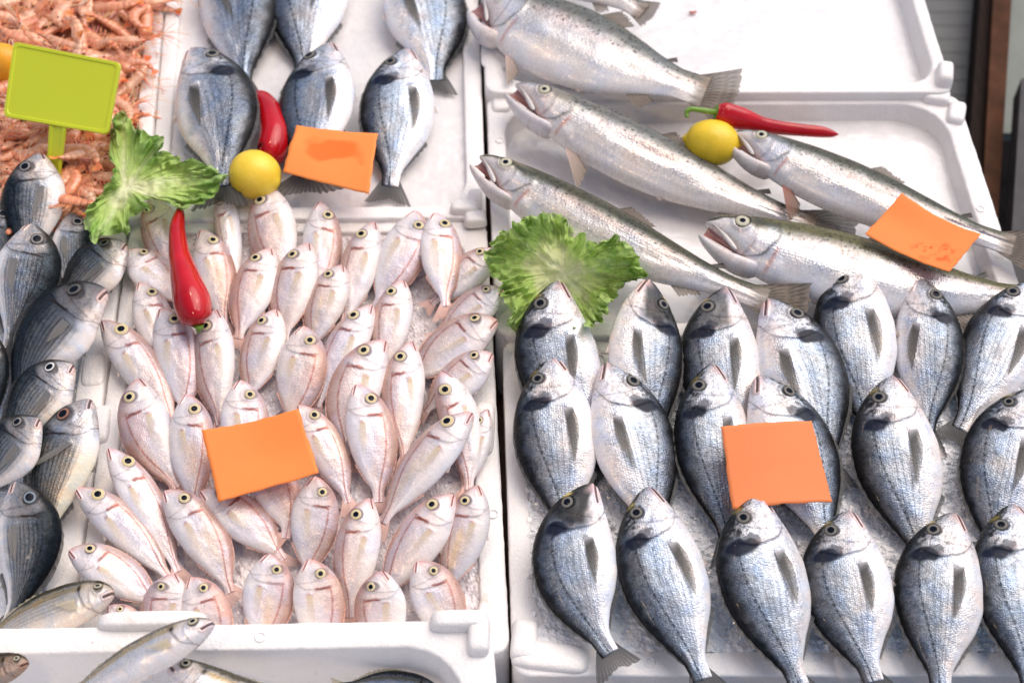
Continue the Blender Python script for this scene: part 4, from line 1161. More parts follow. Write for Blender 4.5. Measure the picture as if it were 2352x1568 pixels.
DARK = [
    ((92, 354), (62, 620), 124, 'L', .075, .020, .0, dict(), 'grey striped fish standing highest, snout up before the lime sign stake'),
    ((72, 516), (20, 800), 132, 'R', .070, .018, .02, dict(), 'blue grey striped fish below the highest one, its gill dark lined'),
    ((290, 560), (120, 720), 120, 'L', .052, .014, -.02, dict(roll=-6, gold=.3), 'striped fish with its eye under the lettuce leaf and a brown fin'),
    ((246, 668), (40, 945), 152, 'L', .078, .028, -.13, dict(dark=.9, iris=(.10, .10, .10), pl=.7), 'large blackish fish with black eye, arching down to the left'),
    ((168, 838), (10, 1040), 118, 'L', .062, .018, -.05, dict(gold=.35, iris=(.75,.75,.75)), 'bronze grey fish with a white ringed eye below the blackish one'),
    ((208, 918), (92, 1270), 140, 'L', .064, .014, -.05, dict(gold=.75, iris=(.30, .14, .10), pd=38), 'bronze striped fish with a reddish eye, fin spread onto the white rim'),
    ((90, 962), (-60, 1150), 118, 'L', .072, .030, -.02, dict(dark=.45), 'dark faced fish at the left edge beside the bronze striped one'),
    ((35, 1108), (20, 1430), 134, 'R', .070, .020, .10, dict(dark=.75, iris=(.2, .25, .3)), 'dark blue fish curving down the lower left edge'),
    ((165, 490), (165, 700), 88, 'R', .034, .010, .0, dict(dark=.5), 'dark fish wedged behind the highest striped one, under the lettuce edge'),
    ((4, 462), (-20, 720), 56, 'R', .045, .012, .0, dict(dark=.7), 'sliver of a dark fish at the left edge beside the highest striped one'),
    ((-14, 770), (-30, 1010), 70, 'R', .048, .012, .0, dict(dark=.3), 'sliver of a blue fish at the left edge under the blackish fish'),
]
put('dark', 'striped_bream', 'fish', 'dark striped fish heaped in the left box', DARK, (150, 68))

TROUT = [
    ((1104, -2), (1622, 212), 196, 'R', .062, .058, -.03, dict(olive=.1, lines=.6, wrinkle=.4, spread=1.25, gape=1.2), 'topmost trout with open mouth, dented flank and spread tail over the white rim'),
    ((1184, 197), (1872, 520), 152, 'R', .055, .012, -.035, dict(olive=.1, lines=.55, gape=1.25, pd=10), 'silvery trout with gaping mouth beside the lemon, second from the back'),
    ((1102, 362), (1764, 690), 152, 'R', .062, .048, -.04, dict(olive=.35, lines=1, wrinkle=1, gape=1.0, spread=1.0), 'trout with its jaw over the foam gap and body passing behind the frilly lettuce'),
    ((1684, 307), (2330, 565), 138, 'R', .055, .040, -.03, dict(olive=.3, lines=.9, gape=1.1, finc=((.50, .20, .15), (.20, .13, .09), 1, .95)), 'trout between the lemon and the creased orange card, below the pointed pepper'),
    ((1622, 513), (2395, 690), 192, 'R', .064, .024, -.05, dict(olive=1.0, wrinkle=.6, gape=.75), 'olive backed spotted trout lying just under the creased orange card'),
    ((1150, -150), (1480, 28), 120, 'R', .052, .046, .0, dict(olive=.2, tail=.6), 'tail of a trout cut by the top edge behind the topmost trout'),
]
put('trout', 'trout', 'fish', 'trout laid on white foam trays', TROUT, (210, 80), roll=14)

MUL = [
    ((263, 1362), (-70, 1500), 108, 'L', .052, .030, -.05, dict(lines=1, tint=(.84, .80, .72)), 'golden brown striped mackerel behind the front rim at lower left'),
    ((491, 1431), (110, 1640), 92, 'L', .118, .075, -.02, dict(lines=0), 'silver mackerel with its head resting on the front foam rim'),
    ((385, 1522), (790, 1640), 108, 'R', .074, .045, -.09, dict(lines=0), 'pale bellied mackerel arching in the front box under the silver one'),
    ((66, 1522), (-180, 1575), 74, 'L', .085, .070, .0, dict(lines=0, tint=(.45, .35, .28)), 'dark brown fish snout in the lower left corner of the front box'),
    ((1010, 1600), (780, 1578), 90, 'L', .02, .03, -.05, dict(lines=0, tint=(.25, .32, .45)), 'blue black mackerel at the bottom edge with a yellowish fin'),
]
put('mullet', 'mackerel', 'fish', 'mackerel in and near the front box', MUL, (140, 64))
# ------------------------------------------------------------------ fruit, peppers, lettuce, cards, sign, prawns
M['lemon'] = None


def lemon_mat(name, c, c2):
    m, nt, b = mat_new(name)
    tc = nd(nt, 'ShaderNodeTexCoord').outputs['Object']
    n = noise_n(nt, tc, 28, 3)
    lk(nt, ramp(nt, n, [(0.35, c2), (0.6, c)]), b.inputs['Base Color'])
    b.inputs['Roughness'].default_value = .33
    b.inputs['Specular IOR Level'].default_value = .45
    b.inputs['Subsurface Weight'].default_value = .08; b.inputs['Subsurface Radius'].default_value = (.006, .004, .001)
    vo = nd(nt, 'ShaderNodeTexVoronoi', feature='F1'); vo.inputs['Scale'].default_value = 420; lk(nt, tc, vo.inputs['Vector'])
    h = ramp(nt, vo.outputs['Distance'], [(0, 0), (.5, 1)])
    lk(nt, bump(nt, h, .30, .0012), b.inputs['Normal'])
    return m


def lemon(label, c, rx, ry, ang, mat, z, nip=1.0):
    """rx, ry in photo units; the long axis turned by ang"""
    k = (at((c[0] + 50, c[1]), z) - at((c[0] - 50, c[1]), z)).length / 100
    a, b = rx * k, ry * k
    o = at(c, z)
    root = empty('lemon', Matrix.Translation(o) @ Matrix.Rotation(ang, 4, 'Z'))
    tag(root, label, 'lemon')
    n, nv = 44, 36
    t = np.linspace(0, math.pi, n)
    x = -a * np.cos(t); r = b * np.sin(t) ** .92
    x = x + np.where(x > 0, 1, -1) * nip * a * .16 * np.exp(-(np.sin(t) / .22) ** 2)
    r = r * (1 - .25 * nip * np.exp(-((np.sin(t) - .22) / .16) ** 2))
    ph = np.linspace(0, 2 * math.pi, nv, endpoint=False)
    lump = 1 + .03 * (fbm(t[:, None] * 2, np.cos(ph)[None] * 2 + 5, 3, 2) - .5)
    V = np.stack([np.broadcast_to(x[:, None], lump.shape), r[:, None] * np.cos(ph) * lump, r[:, None] * np.sin(ph) * lump], -1).reshape(-1, 3)
    mesh_obj('peel', V, grid_faces(n, nv, wrap=True, flip=True).tolist(), mat, root)
    s = np.array([[a * 1.12, 0, 0], [a * 1.20, 0, 0]])
    V, F, _ = tube(np.linspace(s[0], s[1], 4), np.array([.004, .0036, .003, .001]), 8)
    mesh_obj('stem_end', V, F, M['stem'], root)
    return root


M['stem'] = plain_material('green_stem', (.16, .30, .035), .4, var=.25, scale=60, bumpy=.1)
M['pepper'] = plain_material('red_pepper_skin', (.44, .004, .010), .20, coat=.35, spec=.3, var=.18, scale=30, bumpy=.06)
LM = lemon_mat('lemon_peel', (.90, .64, .060), (.84, .55, .035))
LM2 = lemon_mat('lemon_peel_deep', (.86, .58, .03), (.70, .50, .02))
LM3 = lemon_mat('orange_peel', (.86, .42, .02), (.80, .34, .01))
lemon('round yellow lemon beside the curved red pepper and the upper left orange card', (586, 402), 60, 57, R(155), LM, .050, .35)
lemon('yellow lemon with a pointed end touching the trout snout, below the pointed pepper', (1636, 328), 62, 53, R(-12), LM2, .046, .8)
lemon('orange yellow lemon behind the lime green sign at the left edge', (8, 152), 44, 58, R(80), LM3, .050, .4)


def pepper(label, px, zs, stem, calyx_at_start=True, lum=.05, name='red_pepper'):
    """px: (x, y, radius) along the body in photo units"""
    P = np.array([tuple(at((p[0], p[1]), z)) for p, z in zip(px, zs)])
    k = (at((px[1][0] + 50, px[1][1]), zs[1]) - at((px[1][0] - 50, px[1][1]), zs[1])).length / 100
    rad = np.array([p[2] for p in px]) * k
    o = P[0].copy()
    root = empty(name, Matrix.Translation(Vector(o)))
    tag(root, label, 'pepper')
    n = 64
    C = catmull(np.concatenate([P - o, rad[:, None]], 1), n)
    pts, rr = C[:, :3], np.maximum(C[:, 3], .0006)
    nv = 32
    t, nn, bb = frames(pts)
    a = np.linspace(0, 2 * math.pi, nv, endpoint=False)
    s = np.linspace(0, 1, n)
    lob = 1 + lum * np.cos(3 * a[None] + 1.2 + 1.5 * s[:, None]) + .06 * (fbm(s[:, None] * 7, np.cos(a)[None] * 1.5 + 3, 5, 2) - .5)
    V = pts[:, None] + (rr[:, None] * lob)[..., None] * (np.cos(a)[None, :, None] * nn[:, None] + np.sin(a)[None, :, None] * bb[:, None])
    V = np.vstack([V.reshape(-1, 3), pts[:1], pts[-1:]])
    F = grid_faces(n, nv, wrap=True, flip=True).tolist() + [[n * nv, (j + 1) % nv, j] for j in range(nv)] + [[n * nv + 1, (n - 1) * nv + j, (n - 1) * nv + (j + 1) % nv] for j in range(nv)]
    mesh_obj('pepper_body', V, F, M['pepper'], root)
    # green cap and stalk
    S = np.array([tuple(at((p[0], p[1]), z)) for p, z in stem]) - o
    m = 24
    sp_ = catmull(S, m)
    r0 = rad[0] * .95
    prof = np.concatenate([[r0 * 1.02, r0 * .92, r0 * .6], np.linspace(.0042, .0028, m - 3)])
    V, F, _ = tube(sp_, prof, 12)
    mesh_obj('stalk', V, F, M['stem'], root)
    return root


pepper('short fat curved red pepper between two sea bream above the round lemon',
       [(606, 362, 20), (622, 350, 34), (632, 315, 38), (622, 268, 33), (604, 232, 25), (592, 214, 9)], [.032, .034, .036, .036, .034, .032],
       [((606, 364), .032), ((598, 366), .030), ((585, 368), .026), ((575, 366), .022)], lum=.03)
pepper('long red pepper lying on the pink fish, thin end up at the lettuce',
       [(455, 746, 14), (450, 728, 36), (440, 690, 43), (426, 640, 36), (411, 580, 25), (407, 520, 18), (412, 488, 11), (414, 472, 3)], [.066, .070, .072, .072, .070, .068, .066, .066],
       [((455, 747), .064), ((455, 750), .062), ((456, 755), .058), ((457, 760), .052)], lum=.04)
pepper('pointed red pepper with a hooked green stalk above the lemon and trout',
       [(1646, 258, 19), (1664, 262, 28), (1700, 272, 26), (1750, 287, 19), (1820, 297, 15), (1885, 303, 13), (1915, 308, 7), (1926, 309, 1)], [.066, .064, .056, .044, .032, .028, .026, .026],
       [((1648, 259), .066), ((1640, 258), .068), ((1622, 255), .074), ((1590, 251), .076), ((1577, 258), .072), ((1578, 270), .068)], lum=.05)

# ---- lettuce
def lettuce_mat():
    m, nt, b = mat_new('lettuce')
    col = nd(nt, 'ShaderNodeAttribute', attribute_name='Col')
    tc = nd(nt, 'ShaderNodeTexCoord').outputs['Object']
    n = noise_n(nt, tc, 90, 4, .6, .6)
    c = mixcol(nt, 1.0, col.outputs['Color'], ramp(nt, n, [(.3, .80), (.7, 1.12)]), 'MULTIPLY')
    lk(nt, c, b.inputs['Base Color'])
    b.inputs['Roughness'].default_value = .34
    b.inputs['Specular IOR Level'].default_value = .45
    lk(nt, bump(nt, n, .35, .004), b.inputs['Normal'])
    tr = nd(nt, 'ShaderNodeBsdfTranslucent'); lk(nt, c, tr.inputs['Color'])
    mx = nt.nodes.new('ShaderNodeMixShader'); mx.inputs[0].default_value = .32
    lk(nt, b.outputs[0], mx.inputs[1]); lk(nt, tr.outputs[0], mx.inputs[2])
    lk(nt, mx.outputs[0], nt.nodes['Material Output'].inputs['Surface'])
    return m


M['lettuce'] = lettuce_mat()


def lettuce(label, centre, poly, z0, ruf, seed, heart, ribs, tilt=(0, 0), DK=.7, dome=.0):
    """leaf drawn out from its heart to a frilled outline (photo units), ruffled in height"""
    poly = np.array(poly, float); c = np.array(centre, float)
    nt_, nr = 420, 64
    th = np.linspace(0, 2 * math.pi, nt_, endpoint=False)
    # distance to the outline along each direction
    Rb = np.zeros(nt_)
    A = poly - c; B = np.roll(poly, -1, 0) - c
    for i, t in enumerate(th):
        d = np.array([math.cos(t), math.sin(t)])
        best = 0
        for a, b in zip(A, B):
            e = b - a
            den = d[0] * e[1] - d[1] * e[0]
            if abs(den) < 1e-9: continue
            k = (a[0] * e[1] - a[1] * e[0]) / den
            u = (a[0] * d[1] - a[1] * d[0]) / den
            if k > 0 and -1e-6 <= u <= 1 + 1e-6: best = max(best, k)
        Rb[i] = best
    for _ in range(8): Rb = (Rb + np.roll(Rb, 1) + np.roll(Rb, -1)) / 3
    cs, sn = np.cos(th), np.sin(th)
    arc = np.concatenate([[0], np.cumsum(np.hypot(np.diff(Rb * cs), np.diff(Rb * sn)))])
    fr = fbm(arc / 26, arc * 0 + 1.3, seed, 2) - .5; fr2 = fbm(arc / 9, arc * 0 + 4.1, seed + 3, 2) - .5
    Rb = Rb * (1 + .16 * fr) + 20 * fr2
    r = np.linspace(0, 1, nr)
    rr = r[None] * Rb[:, None]
    px = c[0] + rr * cs[:, None]; py = c[1] + rr * sn[:, None]
    # frill pushes sideways near the edge
    ph = arc[:, None] / 15.0 + fr[:, None] * 5
    e4 = r[None] ** 5
    px = px + 9 * e4 * np.cos(ph) * -sn[:, None]; py = py + 9 * e4 * np.cos(ph) * cs[:, None]
    low = fbm(px / 55, py / 55, seed + 7, 3) - .5
    mid = fbm(px / 22, py / 22, seed + 11, 2) - .5
    lines = np.zeros_like(px)
    for (x1, y1), wd in ribs:
        d, t = segdist(px + 30 * low, py + 30 * mid, c[0], c[1], x1, y1)
        lines = np.maximum(lines, np.exp(-(d / (wd * (1.15 - .8 * t))) ** 2))
    vein = np.abs(fbm(px / 17 + 2 * low, py / 17 + 2 * mid, seed + 21, 2) - .5)
    h = ruf * (low * 2.4 * (.25 + r[None]) + mid * 1.1 * r[None] + 1.0 * r[None] ** 2 * np.sin(th[:, None] * 4 + 3 * fr[:, None] + seed) + .40 * e4 * np.sin(ph) + .95 * r[None] ** 4 * np.sin(arc[:, None] / 6.5 + fr2[:, None] * 6 + 9 * r[None] + 9 * mid) + .8 * (r[None] ** 4 - .3)) + dome * (1 - r[None] ** 2) - .003 * lines + .004 * (r[None] ** 2)
    z = z0 + h + tilt[0] * (px - c[0]) + tilt[1] * (py - c[1])
    # to metres on the stall at each height
    V = np.array([tuple(at((a, b), q)) for a, b, q in zip(px.ravel(), py.ravel(), z.ravel())])
    pale = np.array([.82, .87, .46]); mg = np.array([.55, .74, .21]); dg = np.array([.19, .44, .055])
    g = r[None] + low * .9 + .12 * e4 * np.sin(ph)
    C = mixc(pale, mg, sstep(heart, heart + .35, g)); C = mixc(C, dg, sstep(heart + .35, 1.10, g) * DK)
    C = mixc(C, [.82, .84, .60], .55 * lines * (1 - .6 * r[None]))
    C = mixc(C, [.70, .80, .42], .5 * r[None] ** 4 * (.5 + .5 * np.sin(arc[:, None] / 6.5 + fr2[:, None] * 6 + 3 * r[None])))
    C = mixc(C, [.58, .66, .30], .35 * sstep(.06, .0, vein) * sstep(.1, .3, r[None]) * sstep(1, .7, r[None]))
    o = np.array(at(c, z0))
    F = grid_faces(nt_, nr).tolist()
    F += [[(nt_ - 1) * nr + j, (nt_ - 1) * nr + j + 1, j + 1, j] for j in range(nr - 1)]
    root = mesh_obj('lettuce_leaf', V - o, F, M['lettuce'], None, col=C.reshape(-1, 3))
    root.location = o
    tag(root, label, 'lettuce')
    return root


lettuce('green lettuce leaf spreading across the corner of the prawn box, three lobes', (288, 432),
        [(244, 310), (262, 300), (257, 262), (285, 254), (298, 292), (326, 290), (338, 315), (378, 311), (364, 345), (420, 366), (470, 384), (516, 390), (508, 415), (494, 445), (478, 460), (440, 484), (418, 474), (416, 455), (378, 436), (345, 442), (322, 458), (352, 486), (330, 480), (305, 490), (290, 535), (240, 545), (206, 552), (194, 508), (214, 455), (250, 420), (266, 372), (254, 335)],
        .074, .015, 5, .06, [((276, 272), 10), ((505, 398), 9), ((225, 540), 13), ((380, 322), 7), ((430, 470), 6)], DK=.8)
lettuce('round frilly lettuce leaf between the trout and the sea bream', (1290, 625),
        [(1112, 584), (1132, 548), (1165, 535), (1170, 508), (1212, 500), (1260, 490), (1302, 496), (1318, 534), (1345, 540), (1366, 570), (1384, 556), (1410, 535), (1440, 556), (1468, 590), (1486, 632), (1440, 655), (1402, 682), (1380, 742), (1352, 752), (1300, 745), (1250, 750), (1205, 760), (1182, 776), (1164, 742), (1174, 710), (1150, 682), (1154, 650), (1130, 630)],
        .064, .018, 17, .22, [((1180, 540), 8), ((1440, 600), 9), ((1290, 510), 8), ((1180, 740), 9), ((1370, 720), 7)], dome=-.010, DK=.35, tilt=(.00006, -.00026))

# ---- price cards
ORANGE = (.91, .255, .060)


def card(label, corners, zs, mat, curl=.004, seed=0):
    n = 26
    P = [np.array(tuple(at(p, z))) for p, z in zip(corners, zs)]
    o = sum(P) / 4
    s, t = np.meshgrid(np.linspace(0, 1, n), np.linspace(0, 1, n), indexing='ij')
    S, T = s[..., None], t[..., None]
    V = (P[0] * (1 - S) + P[1] * S) * (1 - T) + (P[3] * (1 - S) + P[2] * S) * T
    V = V.copy()
    V[..., 2] += curl * (4 * s * (1 - s) * math.cos(seed * 2.1) + 2.5 * t * (1 - t) * math.sin(seed * 1.3 + 1)) + (fbm(s * 2, t * 2, seed, 1) - .5) * curl * .7
    ed = (vnoise(s * 14, t * 14, seed + 4) - .5) * .0016
    V[..., 0] += ed * (np.abs(s - .5) > .49); V[..., 1] += ed * (np.abs(t - .5) > .49)
    ob = mesh_obj('price_card', V.reshape(-1, 3) - o, grid_faces(n, n, flip=True).tolist(), mat, None, uv=np.stack([s, t], -1).reshape(-1, 2))
    ob.location = o
    sm = ob.modifiers.new('thickness', 'SOLIDIFY'); sm.thickness = .0006
    tag(ob, label, 'price card', 'blank orange price cards')
    return ob


card('blank orange card with a darker patch, next to the round lemon', [(681, 287), (868, 309), (848, 444), (650, 396)], [.078, .080, .060, .058], paper_material('card_patch', (.92, .29, .07), (.93, .155, .018), 0.0), .005, 1)
card('large blank orange card tilted on the small pink fish', [(463, 988), (686, 940), (733, 1086), (502, 1151)], [.082, .084, .070, .066], paper_material('card_plain', ORANGE), .006, 2)
card('blank squarish orange card on the sea bream, a snout at its lower edge', [(1656, 980), (1864, 966), (1912, 1152), (1683, 1169)], [.086, .084, .066, .066], paper_material('card_dull', (.84, .245, .085)), .003, 3)
card('creased orange card with red stains on the trout at the right', [(2070, 446), (2253, 538), (2182, 622), (1986, 537)], [.098, .090, .084, .088], paper_material('card_stained', ORANGE, (.86, .10, .012), 0, True), .012, 4)

# ---- lime sign on a stake
M['lime'] = plain_material('lime_plastic', (.58, .64, .030), .35, var=.03, scale=5, bumpy=.0)


def sign():
    zc = [.150, .150, .095, .095]
    P = [at(p, z) for p, z in zip([(33, 97), (278, 145), (248, 310), (8, 268)], zc)]
    c = sum(P, Vector()) / 4
    ex = ((P[1] - P[0]) + (P[2] - P[3])).normalized(); n = ex.cross(((P[0] - P[3]) + (P[1] - P[2])).normalized()).normalized(); ey = n.cross(ex)
    mw = Matrix(((ex.x, ey.x, n.x, c.x), (ex.y, ey.y, n.y, c.y), (ex.z, ey.z, n.z, c.z), (0, 0, 0, 1)))
    root = empty('price_sign', mw)
    tag(root, 'blank lime green plastic price sign on a stake in the prawns', 'price sign')
    inv = mw.inverted()
    L = [np.array((inv @ p)[:2]) for p in P]
    def ring(q, z): return np.concatenate([corner_loop(inset_quad(L, [q] * 4), .006, 4), np.full((16, 1), z)], 1)
    seq = [ring(0, -.003), ring(0, .0012), ring(.0006, .002), ring(.0042, .002), ring(.0050, .0008)]
    V = np.vstack(seq); F = grid_faces(5, 16, wrap=True, flip=True).tolist() + [[4 * 16 + k for k in range(16)], [k for k in range(16)][::-1]]
    F = [f[::-1] for f in F]
    mesh_obj('panel', V, F, M['lime'], root, smooth=False)
    a0, a1 = inv @ at((112, 288), .098), inv @ at((149, 293), .098)
    b1, b0 = inv @ at((134, 408), .045), inv @ at((104, 404), .045)
    mb = MB()
    q = [np.array(v) for v in (a0, a1, b1, b0)]
    def st(k, z): 
        w = [q[0] + (q[1] - q[0]) * k, q[1] + (q[0] - q[1]) * k, q[2] + (q[3] - q[2]) * k, q[3] + (q[2] - q[3]) * k]
        return np.array([v + np.array([0, 0, z]) for v in w])
    V = np.vstack([st(0, -.006), st(0, -.0012), st(.16, -.0012), st(.20, -.0028)])
    mb.add(V, [[0, 1, 5, 4], [1, 2, 6, 5], [2, 3, 7, 6], [3, 0, 4, 7], [4, 5, 9, 8], [5, 6, 10, 9], [6, 7, 11, 10], [7, 4, 8, 11], [8, 9, 13, 12], [9, 10, 14, 13], [10, 11, 15, 14], [11, 8, 12, 15], [12, 13, 14, 15], [3, 2, 1, 0]])
    mb.build('stake', M['lime'], root, smooth=False)


sign()

# ---- prawns
M['prawn'] = painted_material('prawn_shell', .20, coat=.6, sss=.10, bumpy=.15, bscale=260)
M['feeler'] = painted_material('prawn_feeler', .35)


def prawn_meshes(v):
    """one prawn about 1 unit long in the xy plane; returns meshes body, tail_fan, legs, feelers, eye"""
    rr = np.random.default_rng(50 + v)
    curl = [.9, 1.5, .4, 2.0, .6, .25][v]
    n = 46; nv = 14
    s = np.linspace(0, 1, n)
    ang = -curl * np.clip((s - .36) / .64, 0, 1) ** 1.15
    st = np.stack([np.cos(ang), np.sin(ang)], -1) / n
    p = np.cumsum(st, 0); p = np.concatenate([p, np.zeros((n, 1))], 1)
    p[:, 2] += .03 * np.sin(s * 3 + v)
    rad = hermite([0, .04, .14, .28, .36, .42, .6, .8, .95, 1], [.004, .034, .084, .120, .112, .116, .108, .084, .050, .026], s)
    seg = (s - .36) / .64 * 6
    f = seg - np.floor(seg)
    rad = rad * np.where(s > .36, 1 - .22 * np.clip((f - .70) / .30, 0, 1), 1)
    t, nn, bb = frames(p)
    a = np.linspace(0, 2 * math.pi, nv, endpoint=False)
    V = p[:, None] + rad[:, None, None] * (1.1 * np.cos(a)[None, :, None] * nn[:, None] + .70 * np.sin(a)[None, :, None] * bb[:, None])
    S = np.broadcast_to(s[:, None], (n, nv)); A = np.broadcast_to(a[None], (n, nv))
    c = mixc(np.array([.68, .28, .15]), np.array([.82, .50, .35]), fbm(S * 8, A * 1.2, v, 2))
    c = mixc(c, [.74, .24, .12], .6 * ((f > .78) * (s > .36))[:, None] * np.ones((1, nv)))
    c = mixc(c, [.86, .20, .075], .55 * sstep(.16, .0, S)); c = mixc(c, [.42, .27, .20], .35 * sstep(.55, .75, fbm(S * 14, A, v + 4, 2)) * (S < .36))
    c = mixc(c, [.86, .24, .09], .6 * sstep(.88, 1, S))
    c = mixc(c, [.30, .12, .08], .45 * np.exp(-((np.cos(A) - .55) / .12) ** 2) * (np.sin(A) > 0) * sstep(.3, .42, S))
    c = c * (1 - .35 * ((f > .90) * (s > .36))[:, None, None])
    out = {}
    F = grid_faces(n, nv, wrap=True, flip=True).tolist() + [[j for j in range(nv)], [(n - 1) * nv + j for j in range(nv)][::-1]]
    out['body'] = (V.reshape(-1, 3), F, c.reshape(-1, 3), 'prawn')
    mb = MB()
    e = p[-1]; d = t[-1]; nrm = nn[-1]
    for k in (-1, -.4, .4, 1):
        q = np.linspace(0, 1, 7); w = np.array([.010, .022, .030, .034, .032, .022, .004])
        ax = d * math.cos(.5 * k) + nrm * math.sin(.5 * k); sd = np.cross(ax, [0, 0, 1.0])
        cen = e + ax[None] * (q * .17)[:, None] + np.array([0, 0, .008 * k])
        VV = np.stack([cen - sd * w[:, None], cen + np.array([0, 0, .006]), cen + sd * w[:, None]], 1).reshape(-1, 3)
        mb.add(VV, grid_faces(7, 3).tolist(), np.array([.88, .26, .10, 1]) * np.array([1, rr.uniform(.8, 1.4), 1, 1]))
    out['tail_fan'] = mb
    mb = MB()
    for i in range(9):
        k = int((.16 + .055 * i) * n); k = min(k, n - 3)
        side = -1
        b0 = p[k] + nn[k] * rad[k] * side * -.8
        for z_ in (-.3, .3):
            q = catmull([b0, b0 - nn[k] * -.07 + t[k] * .03 + [0, 0, .03 * z_], b0 + nn[k] * .21 - t[k] * rr.uniform(-.02, .16) + [0, 0, .06 * z_]], 8)
            VV, FF, _ = tube(q, np.linspace(.0105, .005, 8), 4, cap=False)
            mb.add(VV, FF, np.array([.84, rr.uniform(.30, .52), rr.uniform(.18, .34), 1]))
    out['legs'] = mb
    mb = MB()
    h = p[0]
    for i in range(13):
        L = rr.uniform(.25, 1.0) if i < 7 else rr.uniform(.12, .3)
        a0 = rr.uniform(-.5, .5); a1 = a0 + rr.uniform(-1.0, 1.0)
        q = catmull([h + [.02, 0, 0], h + np.array([-math.cos(a0) * L * .5, math.sin(a0) * L * .5, .05 * rr.random()]), h + np.array([-math.cos((a0 + a1) / 2) * L, math.sin((a0 + a1) / 2) * L, -.05])], 14)
        VV, FF, _ = tube(q, np.linspace(.0090, .004, 14), 4, cap=False)
        mb.add(VV, FF, np.array([.88, .28, .13, 1]) if i % 2 else np.array([.90, .66, .50, 1]))
    q = np.linspace(h + [.06, .03, 0], h + [-.16, .06, .01], 8)
    VV, FF, _ = tube(q, np.linspace(.016, .002, 8), 5, cap=False); mb.add(VV, FF, np.array([.82, .25, .12, 1]))
    out['feelers'] = mb
    mb = MB()
    th = np.linspace(0, math.pi, 7)
    for z_ in (.066, -.066):
        r_ = np.maximum(np.sin(th) * .017, .0002)
        cc = p[4] + [0, -.0, z_]
        VV, FF, _ = tube(np.stack([cc[0] - .017 * np.cos(th), np.full(7, cc[1] + .02), np.full(7, cc[2])], -1), r_, 8, cap=False)
        mb.add(VV, FF, np.array([.012, .01, .01, 1]))
    out['eye'] = mb
    return out


PRAWN = []
for v in range(6):
    q = prawn_meshes(v)
    objs = {}
    for nm, d in q.items():
        o = mesh_obj(nm, d[0], d[1], M['prawn'], None, col=d[2]) if isinstance(d, tuple) else d.build(nm, M['prawn'] if nm == 'tail_fan' else (M['eye'] if nm == 'eye' else M['feeler']))
        objs[nm] = o.data
        bpy.data.objects.remove(o)
    PRAWN.append(objs)


def in_pile(x, y):
    xs = np.interp(y, [-60, 25, 40, 230, 310, 380, 450, 500], [400, 385, 338, 322, 305, 270, 235, 150])
    return x < xs


rp = random.Random(21)
count = 0
tries = 0
cells = {}
while count < 190 and tries < 9000:
    tries += 1
    x = rp.uniform(-30, 400); y = rp.uniform(-45, 492)
    if not in_pile(x + 20, y): continue
    key = (int(x // 34), int(y // 27))
    lay = cells.get(key, 0)
    if lay >= 1 + (rp.random() < .2): continue
    cells[key] = lay + 1
    z = .022 + .010 * lay + rp.uniform(-.004, .010) + .012 * max(0, 1 - abs(x - 120) / 240)
    scale = rp.uniform(.062, .086)
    rot = Matrix.Rotation(rp.choice([rp.gauss(.3, .6), rp.gauss(3.5, .6), rp.uniform(0, 6.283)]), 4, 'Z') @ Matrix.Rotation(rp.gauss(0, .30), 4, 'X') @ Matrix.Rotation(rp.gauss(0, .22), 4, 'Y') @ (Matrix.Rotation(math.pi, 4, 'X') if rp.random() < .5 else Matrix.Identity(4))
    root = empty('prawn', Matrix.Translation(at((x, y), z)) @ rot @ Matrix.Scale(scale, 4) @ Matrix.Translation((-.4, .15, 0)))
    tag(root, 'raw pale orange prawn heaped with the others in the top left box', 'prawn', 'raw orange prawns in a heap')
    for nm, me in PRAWN[rp.randrange(6)].items():
        o = bpy.data.objects.new(nm, me); COL.objects.link(o); o.parent = root
    count += 1
# wet mash of shell and ice below the countable prawns
M['mash'] = plain_material('prawn_mash', (.62, .26, .15), .3, coat=.3, var=.5, scale=60, bumpy=.6)
P4 = [np.array(tuple(at(p, .010))) for p in ((-200, -200), (392, -200), (330, 495), (-200, 500))]
s, t = np.meshgrid(np.linspace(0, 1, 90), np.linspace(0, 1, 90), indexing='ij')
S_, T_ = s[..., None], t[..., None]
V = (P4[0] * (1 - S_) + P4[1] * S_) * (1 - T_) + (P4[3] * (1 - S_) + P4[2] * S_) * T_
V[..., 2] = .004 + .012 * (fbm(V[..., 0] * 60, V[..., 1] * 60, 9, 3) - .4)
mo = mesh_obj('prawn_shells', V.reshape(-1, 3), grid_faces(90, 90, flip=True).tolist(), M['mash'])
tag(mo, 'wet orange mass of prawn shell and ice under the heap', 'prawns', None, 'stuff')

# ---- small scraps left on the foam
M['scrap'] = plain_material('red_scrap', (.42, .07, .04), .3, var=.3, scale=200, bumpy=.2)


def scrap(px, z, sx, sy, label):
    n, m = 9, 12
    V = []
    for j in range(n):
        ph = math.pi * j / (n - 1)
        for k in range(m):
            a = 2 * math.pi * k / m
            w = 1 + .35 * math.sin(2 * a + 1) + .2 * math.sin(3 * a)
            V.append((sx * math.sin(ph) * math.cos(a) * w, sy * math.sin(ph) * math.sin(a) * w, .0012 * math.cos(ph)))
    o = mesh_obj('fish_scrap', V, grid_faces(n, m, wrap=True).tolist(), M['scrap'])
    o.location = at(px, z) + Vector((0, 0, .001))
    tag(o, label, 'scrap')


scrap((1591, 30), -.004, .0050, .0036, 'small red scrap lying on the bare white ice of the topmost tray')
scrap((199, 873), .007, .0026, .0022, 'tiny red speck on the white foam rim beside the dark striped fish')
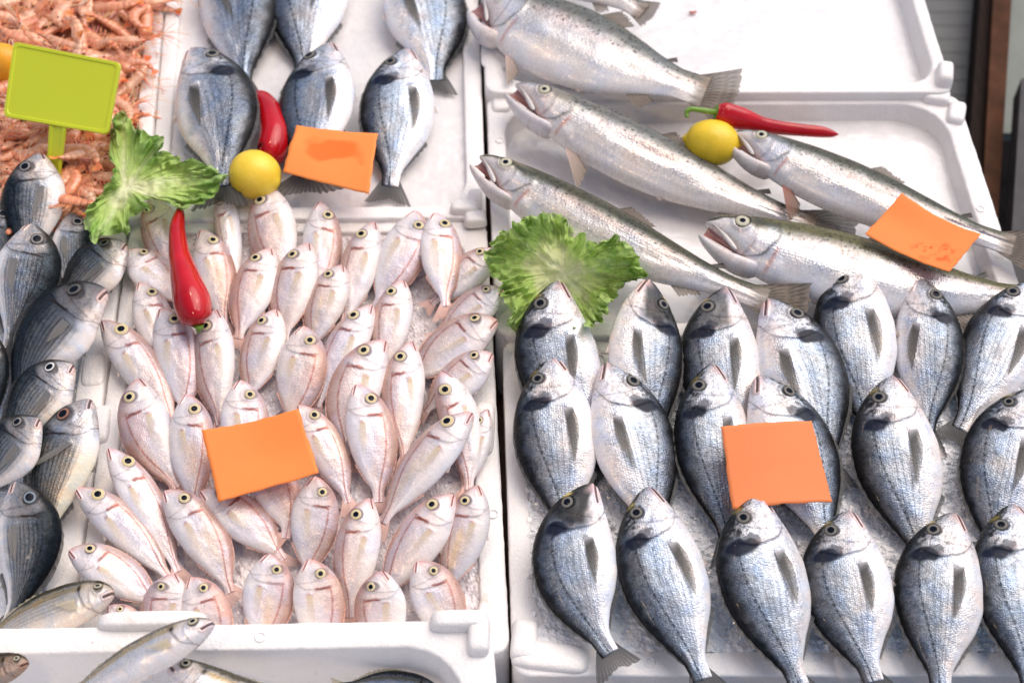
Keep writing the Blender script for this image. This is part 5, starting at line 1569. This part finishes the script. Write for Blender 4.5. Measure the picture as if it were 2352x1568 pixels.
# ------------------------------------------------------------------ light, sky, camera
w = bpy.data.worlds.new('World'); SC.world = w
w.use_nodes = True
nt = w.node_tree
bg = nt.nodes['Background']
sky = nt.nodes.new('ShaderNodeTexSky')
sky.sky_type = 'NISHITA'; sky.sun_disc = False
SUN_EL, SUN_AZ = R(56), R(48)
sky.sun_elevation = SUN_EL; sky.sun_rotation = SUN_AZ
sky.air_density = 1.0; sky.dust_density = 2.8; sky.ozone_density = 1.0
nt.links.new(sky.outputs[0], bg.inputs['Color'])
bg.inputs['Strength'].default_value = SKY
sl = bpy.data.lights.new('overcast_sun', 'SUN'); sl.energy = SUN; sl.angle = R(60); sl.color = (1.0, .95, .905)
so = bpy.data.objects.new('overcast_sun', sl); COL.objects.link(so)
dirv = Vector((math.sin(SUN_AZ) * math.cos(SUN_EL), math.cos(SUN_AZ) * math.cos(SUN_EL), math.sin(SUN_EL)))
so.rotation_euler = (-dirv).to_track_quat('-Z', 'Y').to_euler()
# the warm bulbs that hang over the stall (their glints lie all over the wet skins)
for i, (x, y, z, e) in enumerate([(-.42, .42, .95, BULB * .6), (.30, .46, 1.0, BULB * .6), (.78, .10, 1.05, BULB * .6), (-.10, -.10, 1.15, BULB * .5), (-.55, -.75, 1.0, BULB * 1.3)]):
    l = bpy.data.lights.new('stall_bulb', 'POINT'); l.energy = e; l.shadow_soft_size = .045; l.color = (1.0, .72, .46)
    o = bpy.data.objects.new('stall_bulb', l); COL.objects.link(o); o.location = (x, y, z)

cd = bpy.data.cameras.new('camera'); cam = bpy.data.objects.new('camera', cd); COL.objects.link(cam)
cam.matrix_world = Matrix(((RIGHT.x, UP.x, -FWD.x, CAM.x), (RIGHT.y, UP.y, -FWD.y, CAM.y), (RIGHT.z, UP.z, -FWD.z, CAM.z), (0, 0, 0, 1)))
cd.sensor_width = 36; cd.lens = 36 * F_PX / PW; cd.clip_start = .01; cd.clip_end = 500
cd.dof.use_dof = True
cd.dof.focus_distance = (at((1300, 1020), .05) - CAM).dot(FWD)
cd.dof.aperture_fstop = 4.0
SC.camera = cam
SC.view_settings.view_transform = 'Standard'; SC.view_settings.look = 'None'
SC.view_settings.exposure = 0; SC.view_settings.gamma = 1
SC.cycles.use_denoising = True
SC.cycles.max_bounces = 8; SC.cycles.diffuse_bounces = 5; SC.cycles.glossy_bounces = 3; SC.cycles.transparent_max_bounces = 8
SC.cycles.sample_clamp_indirect = 4.0
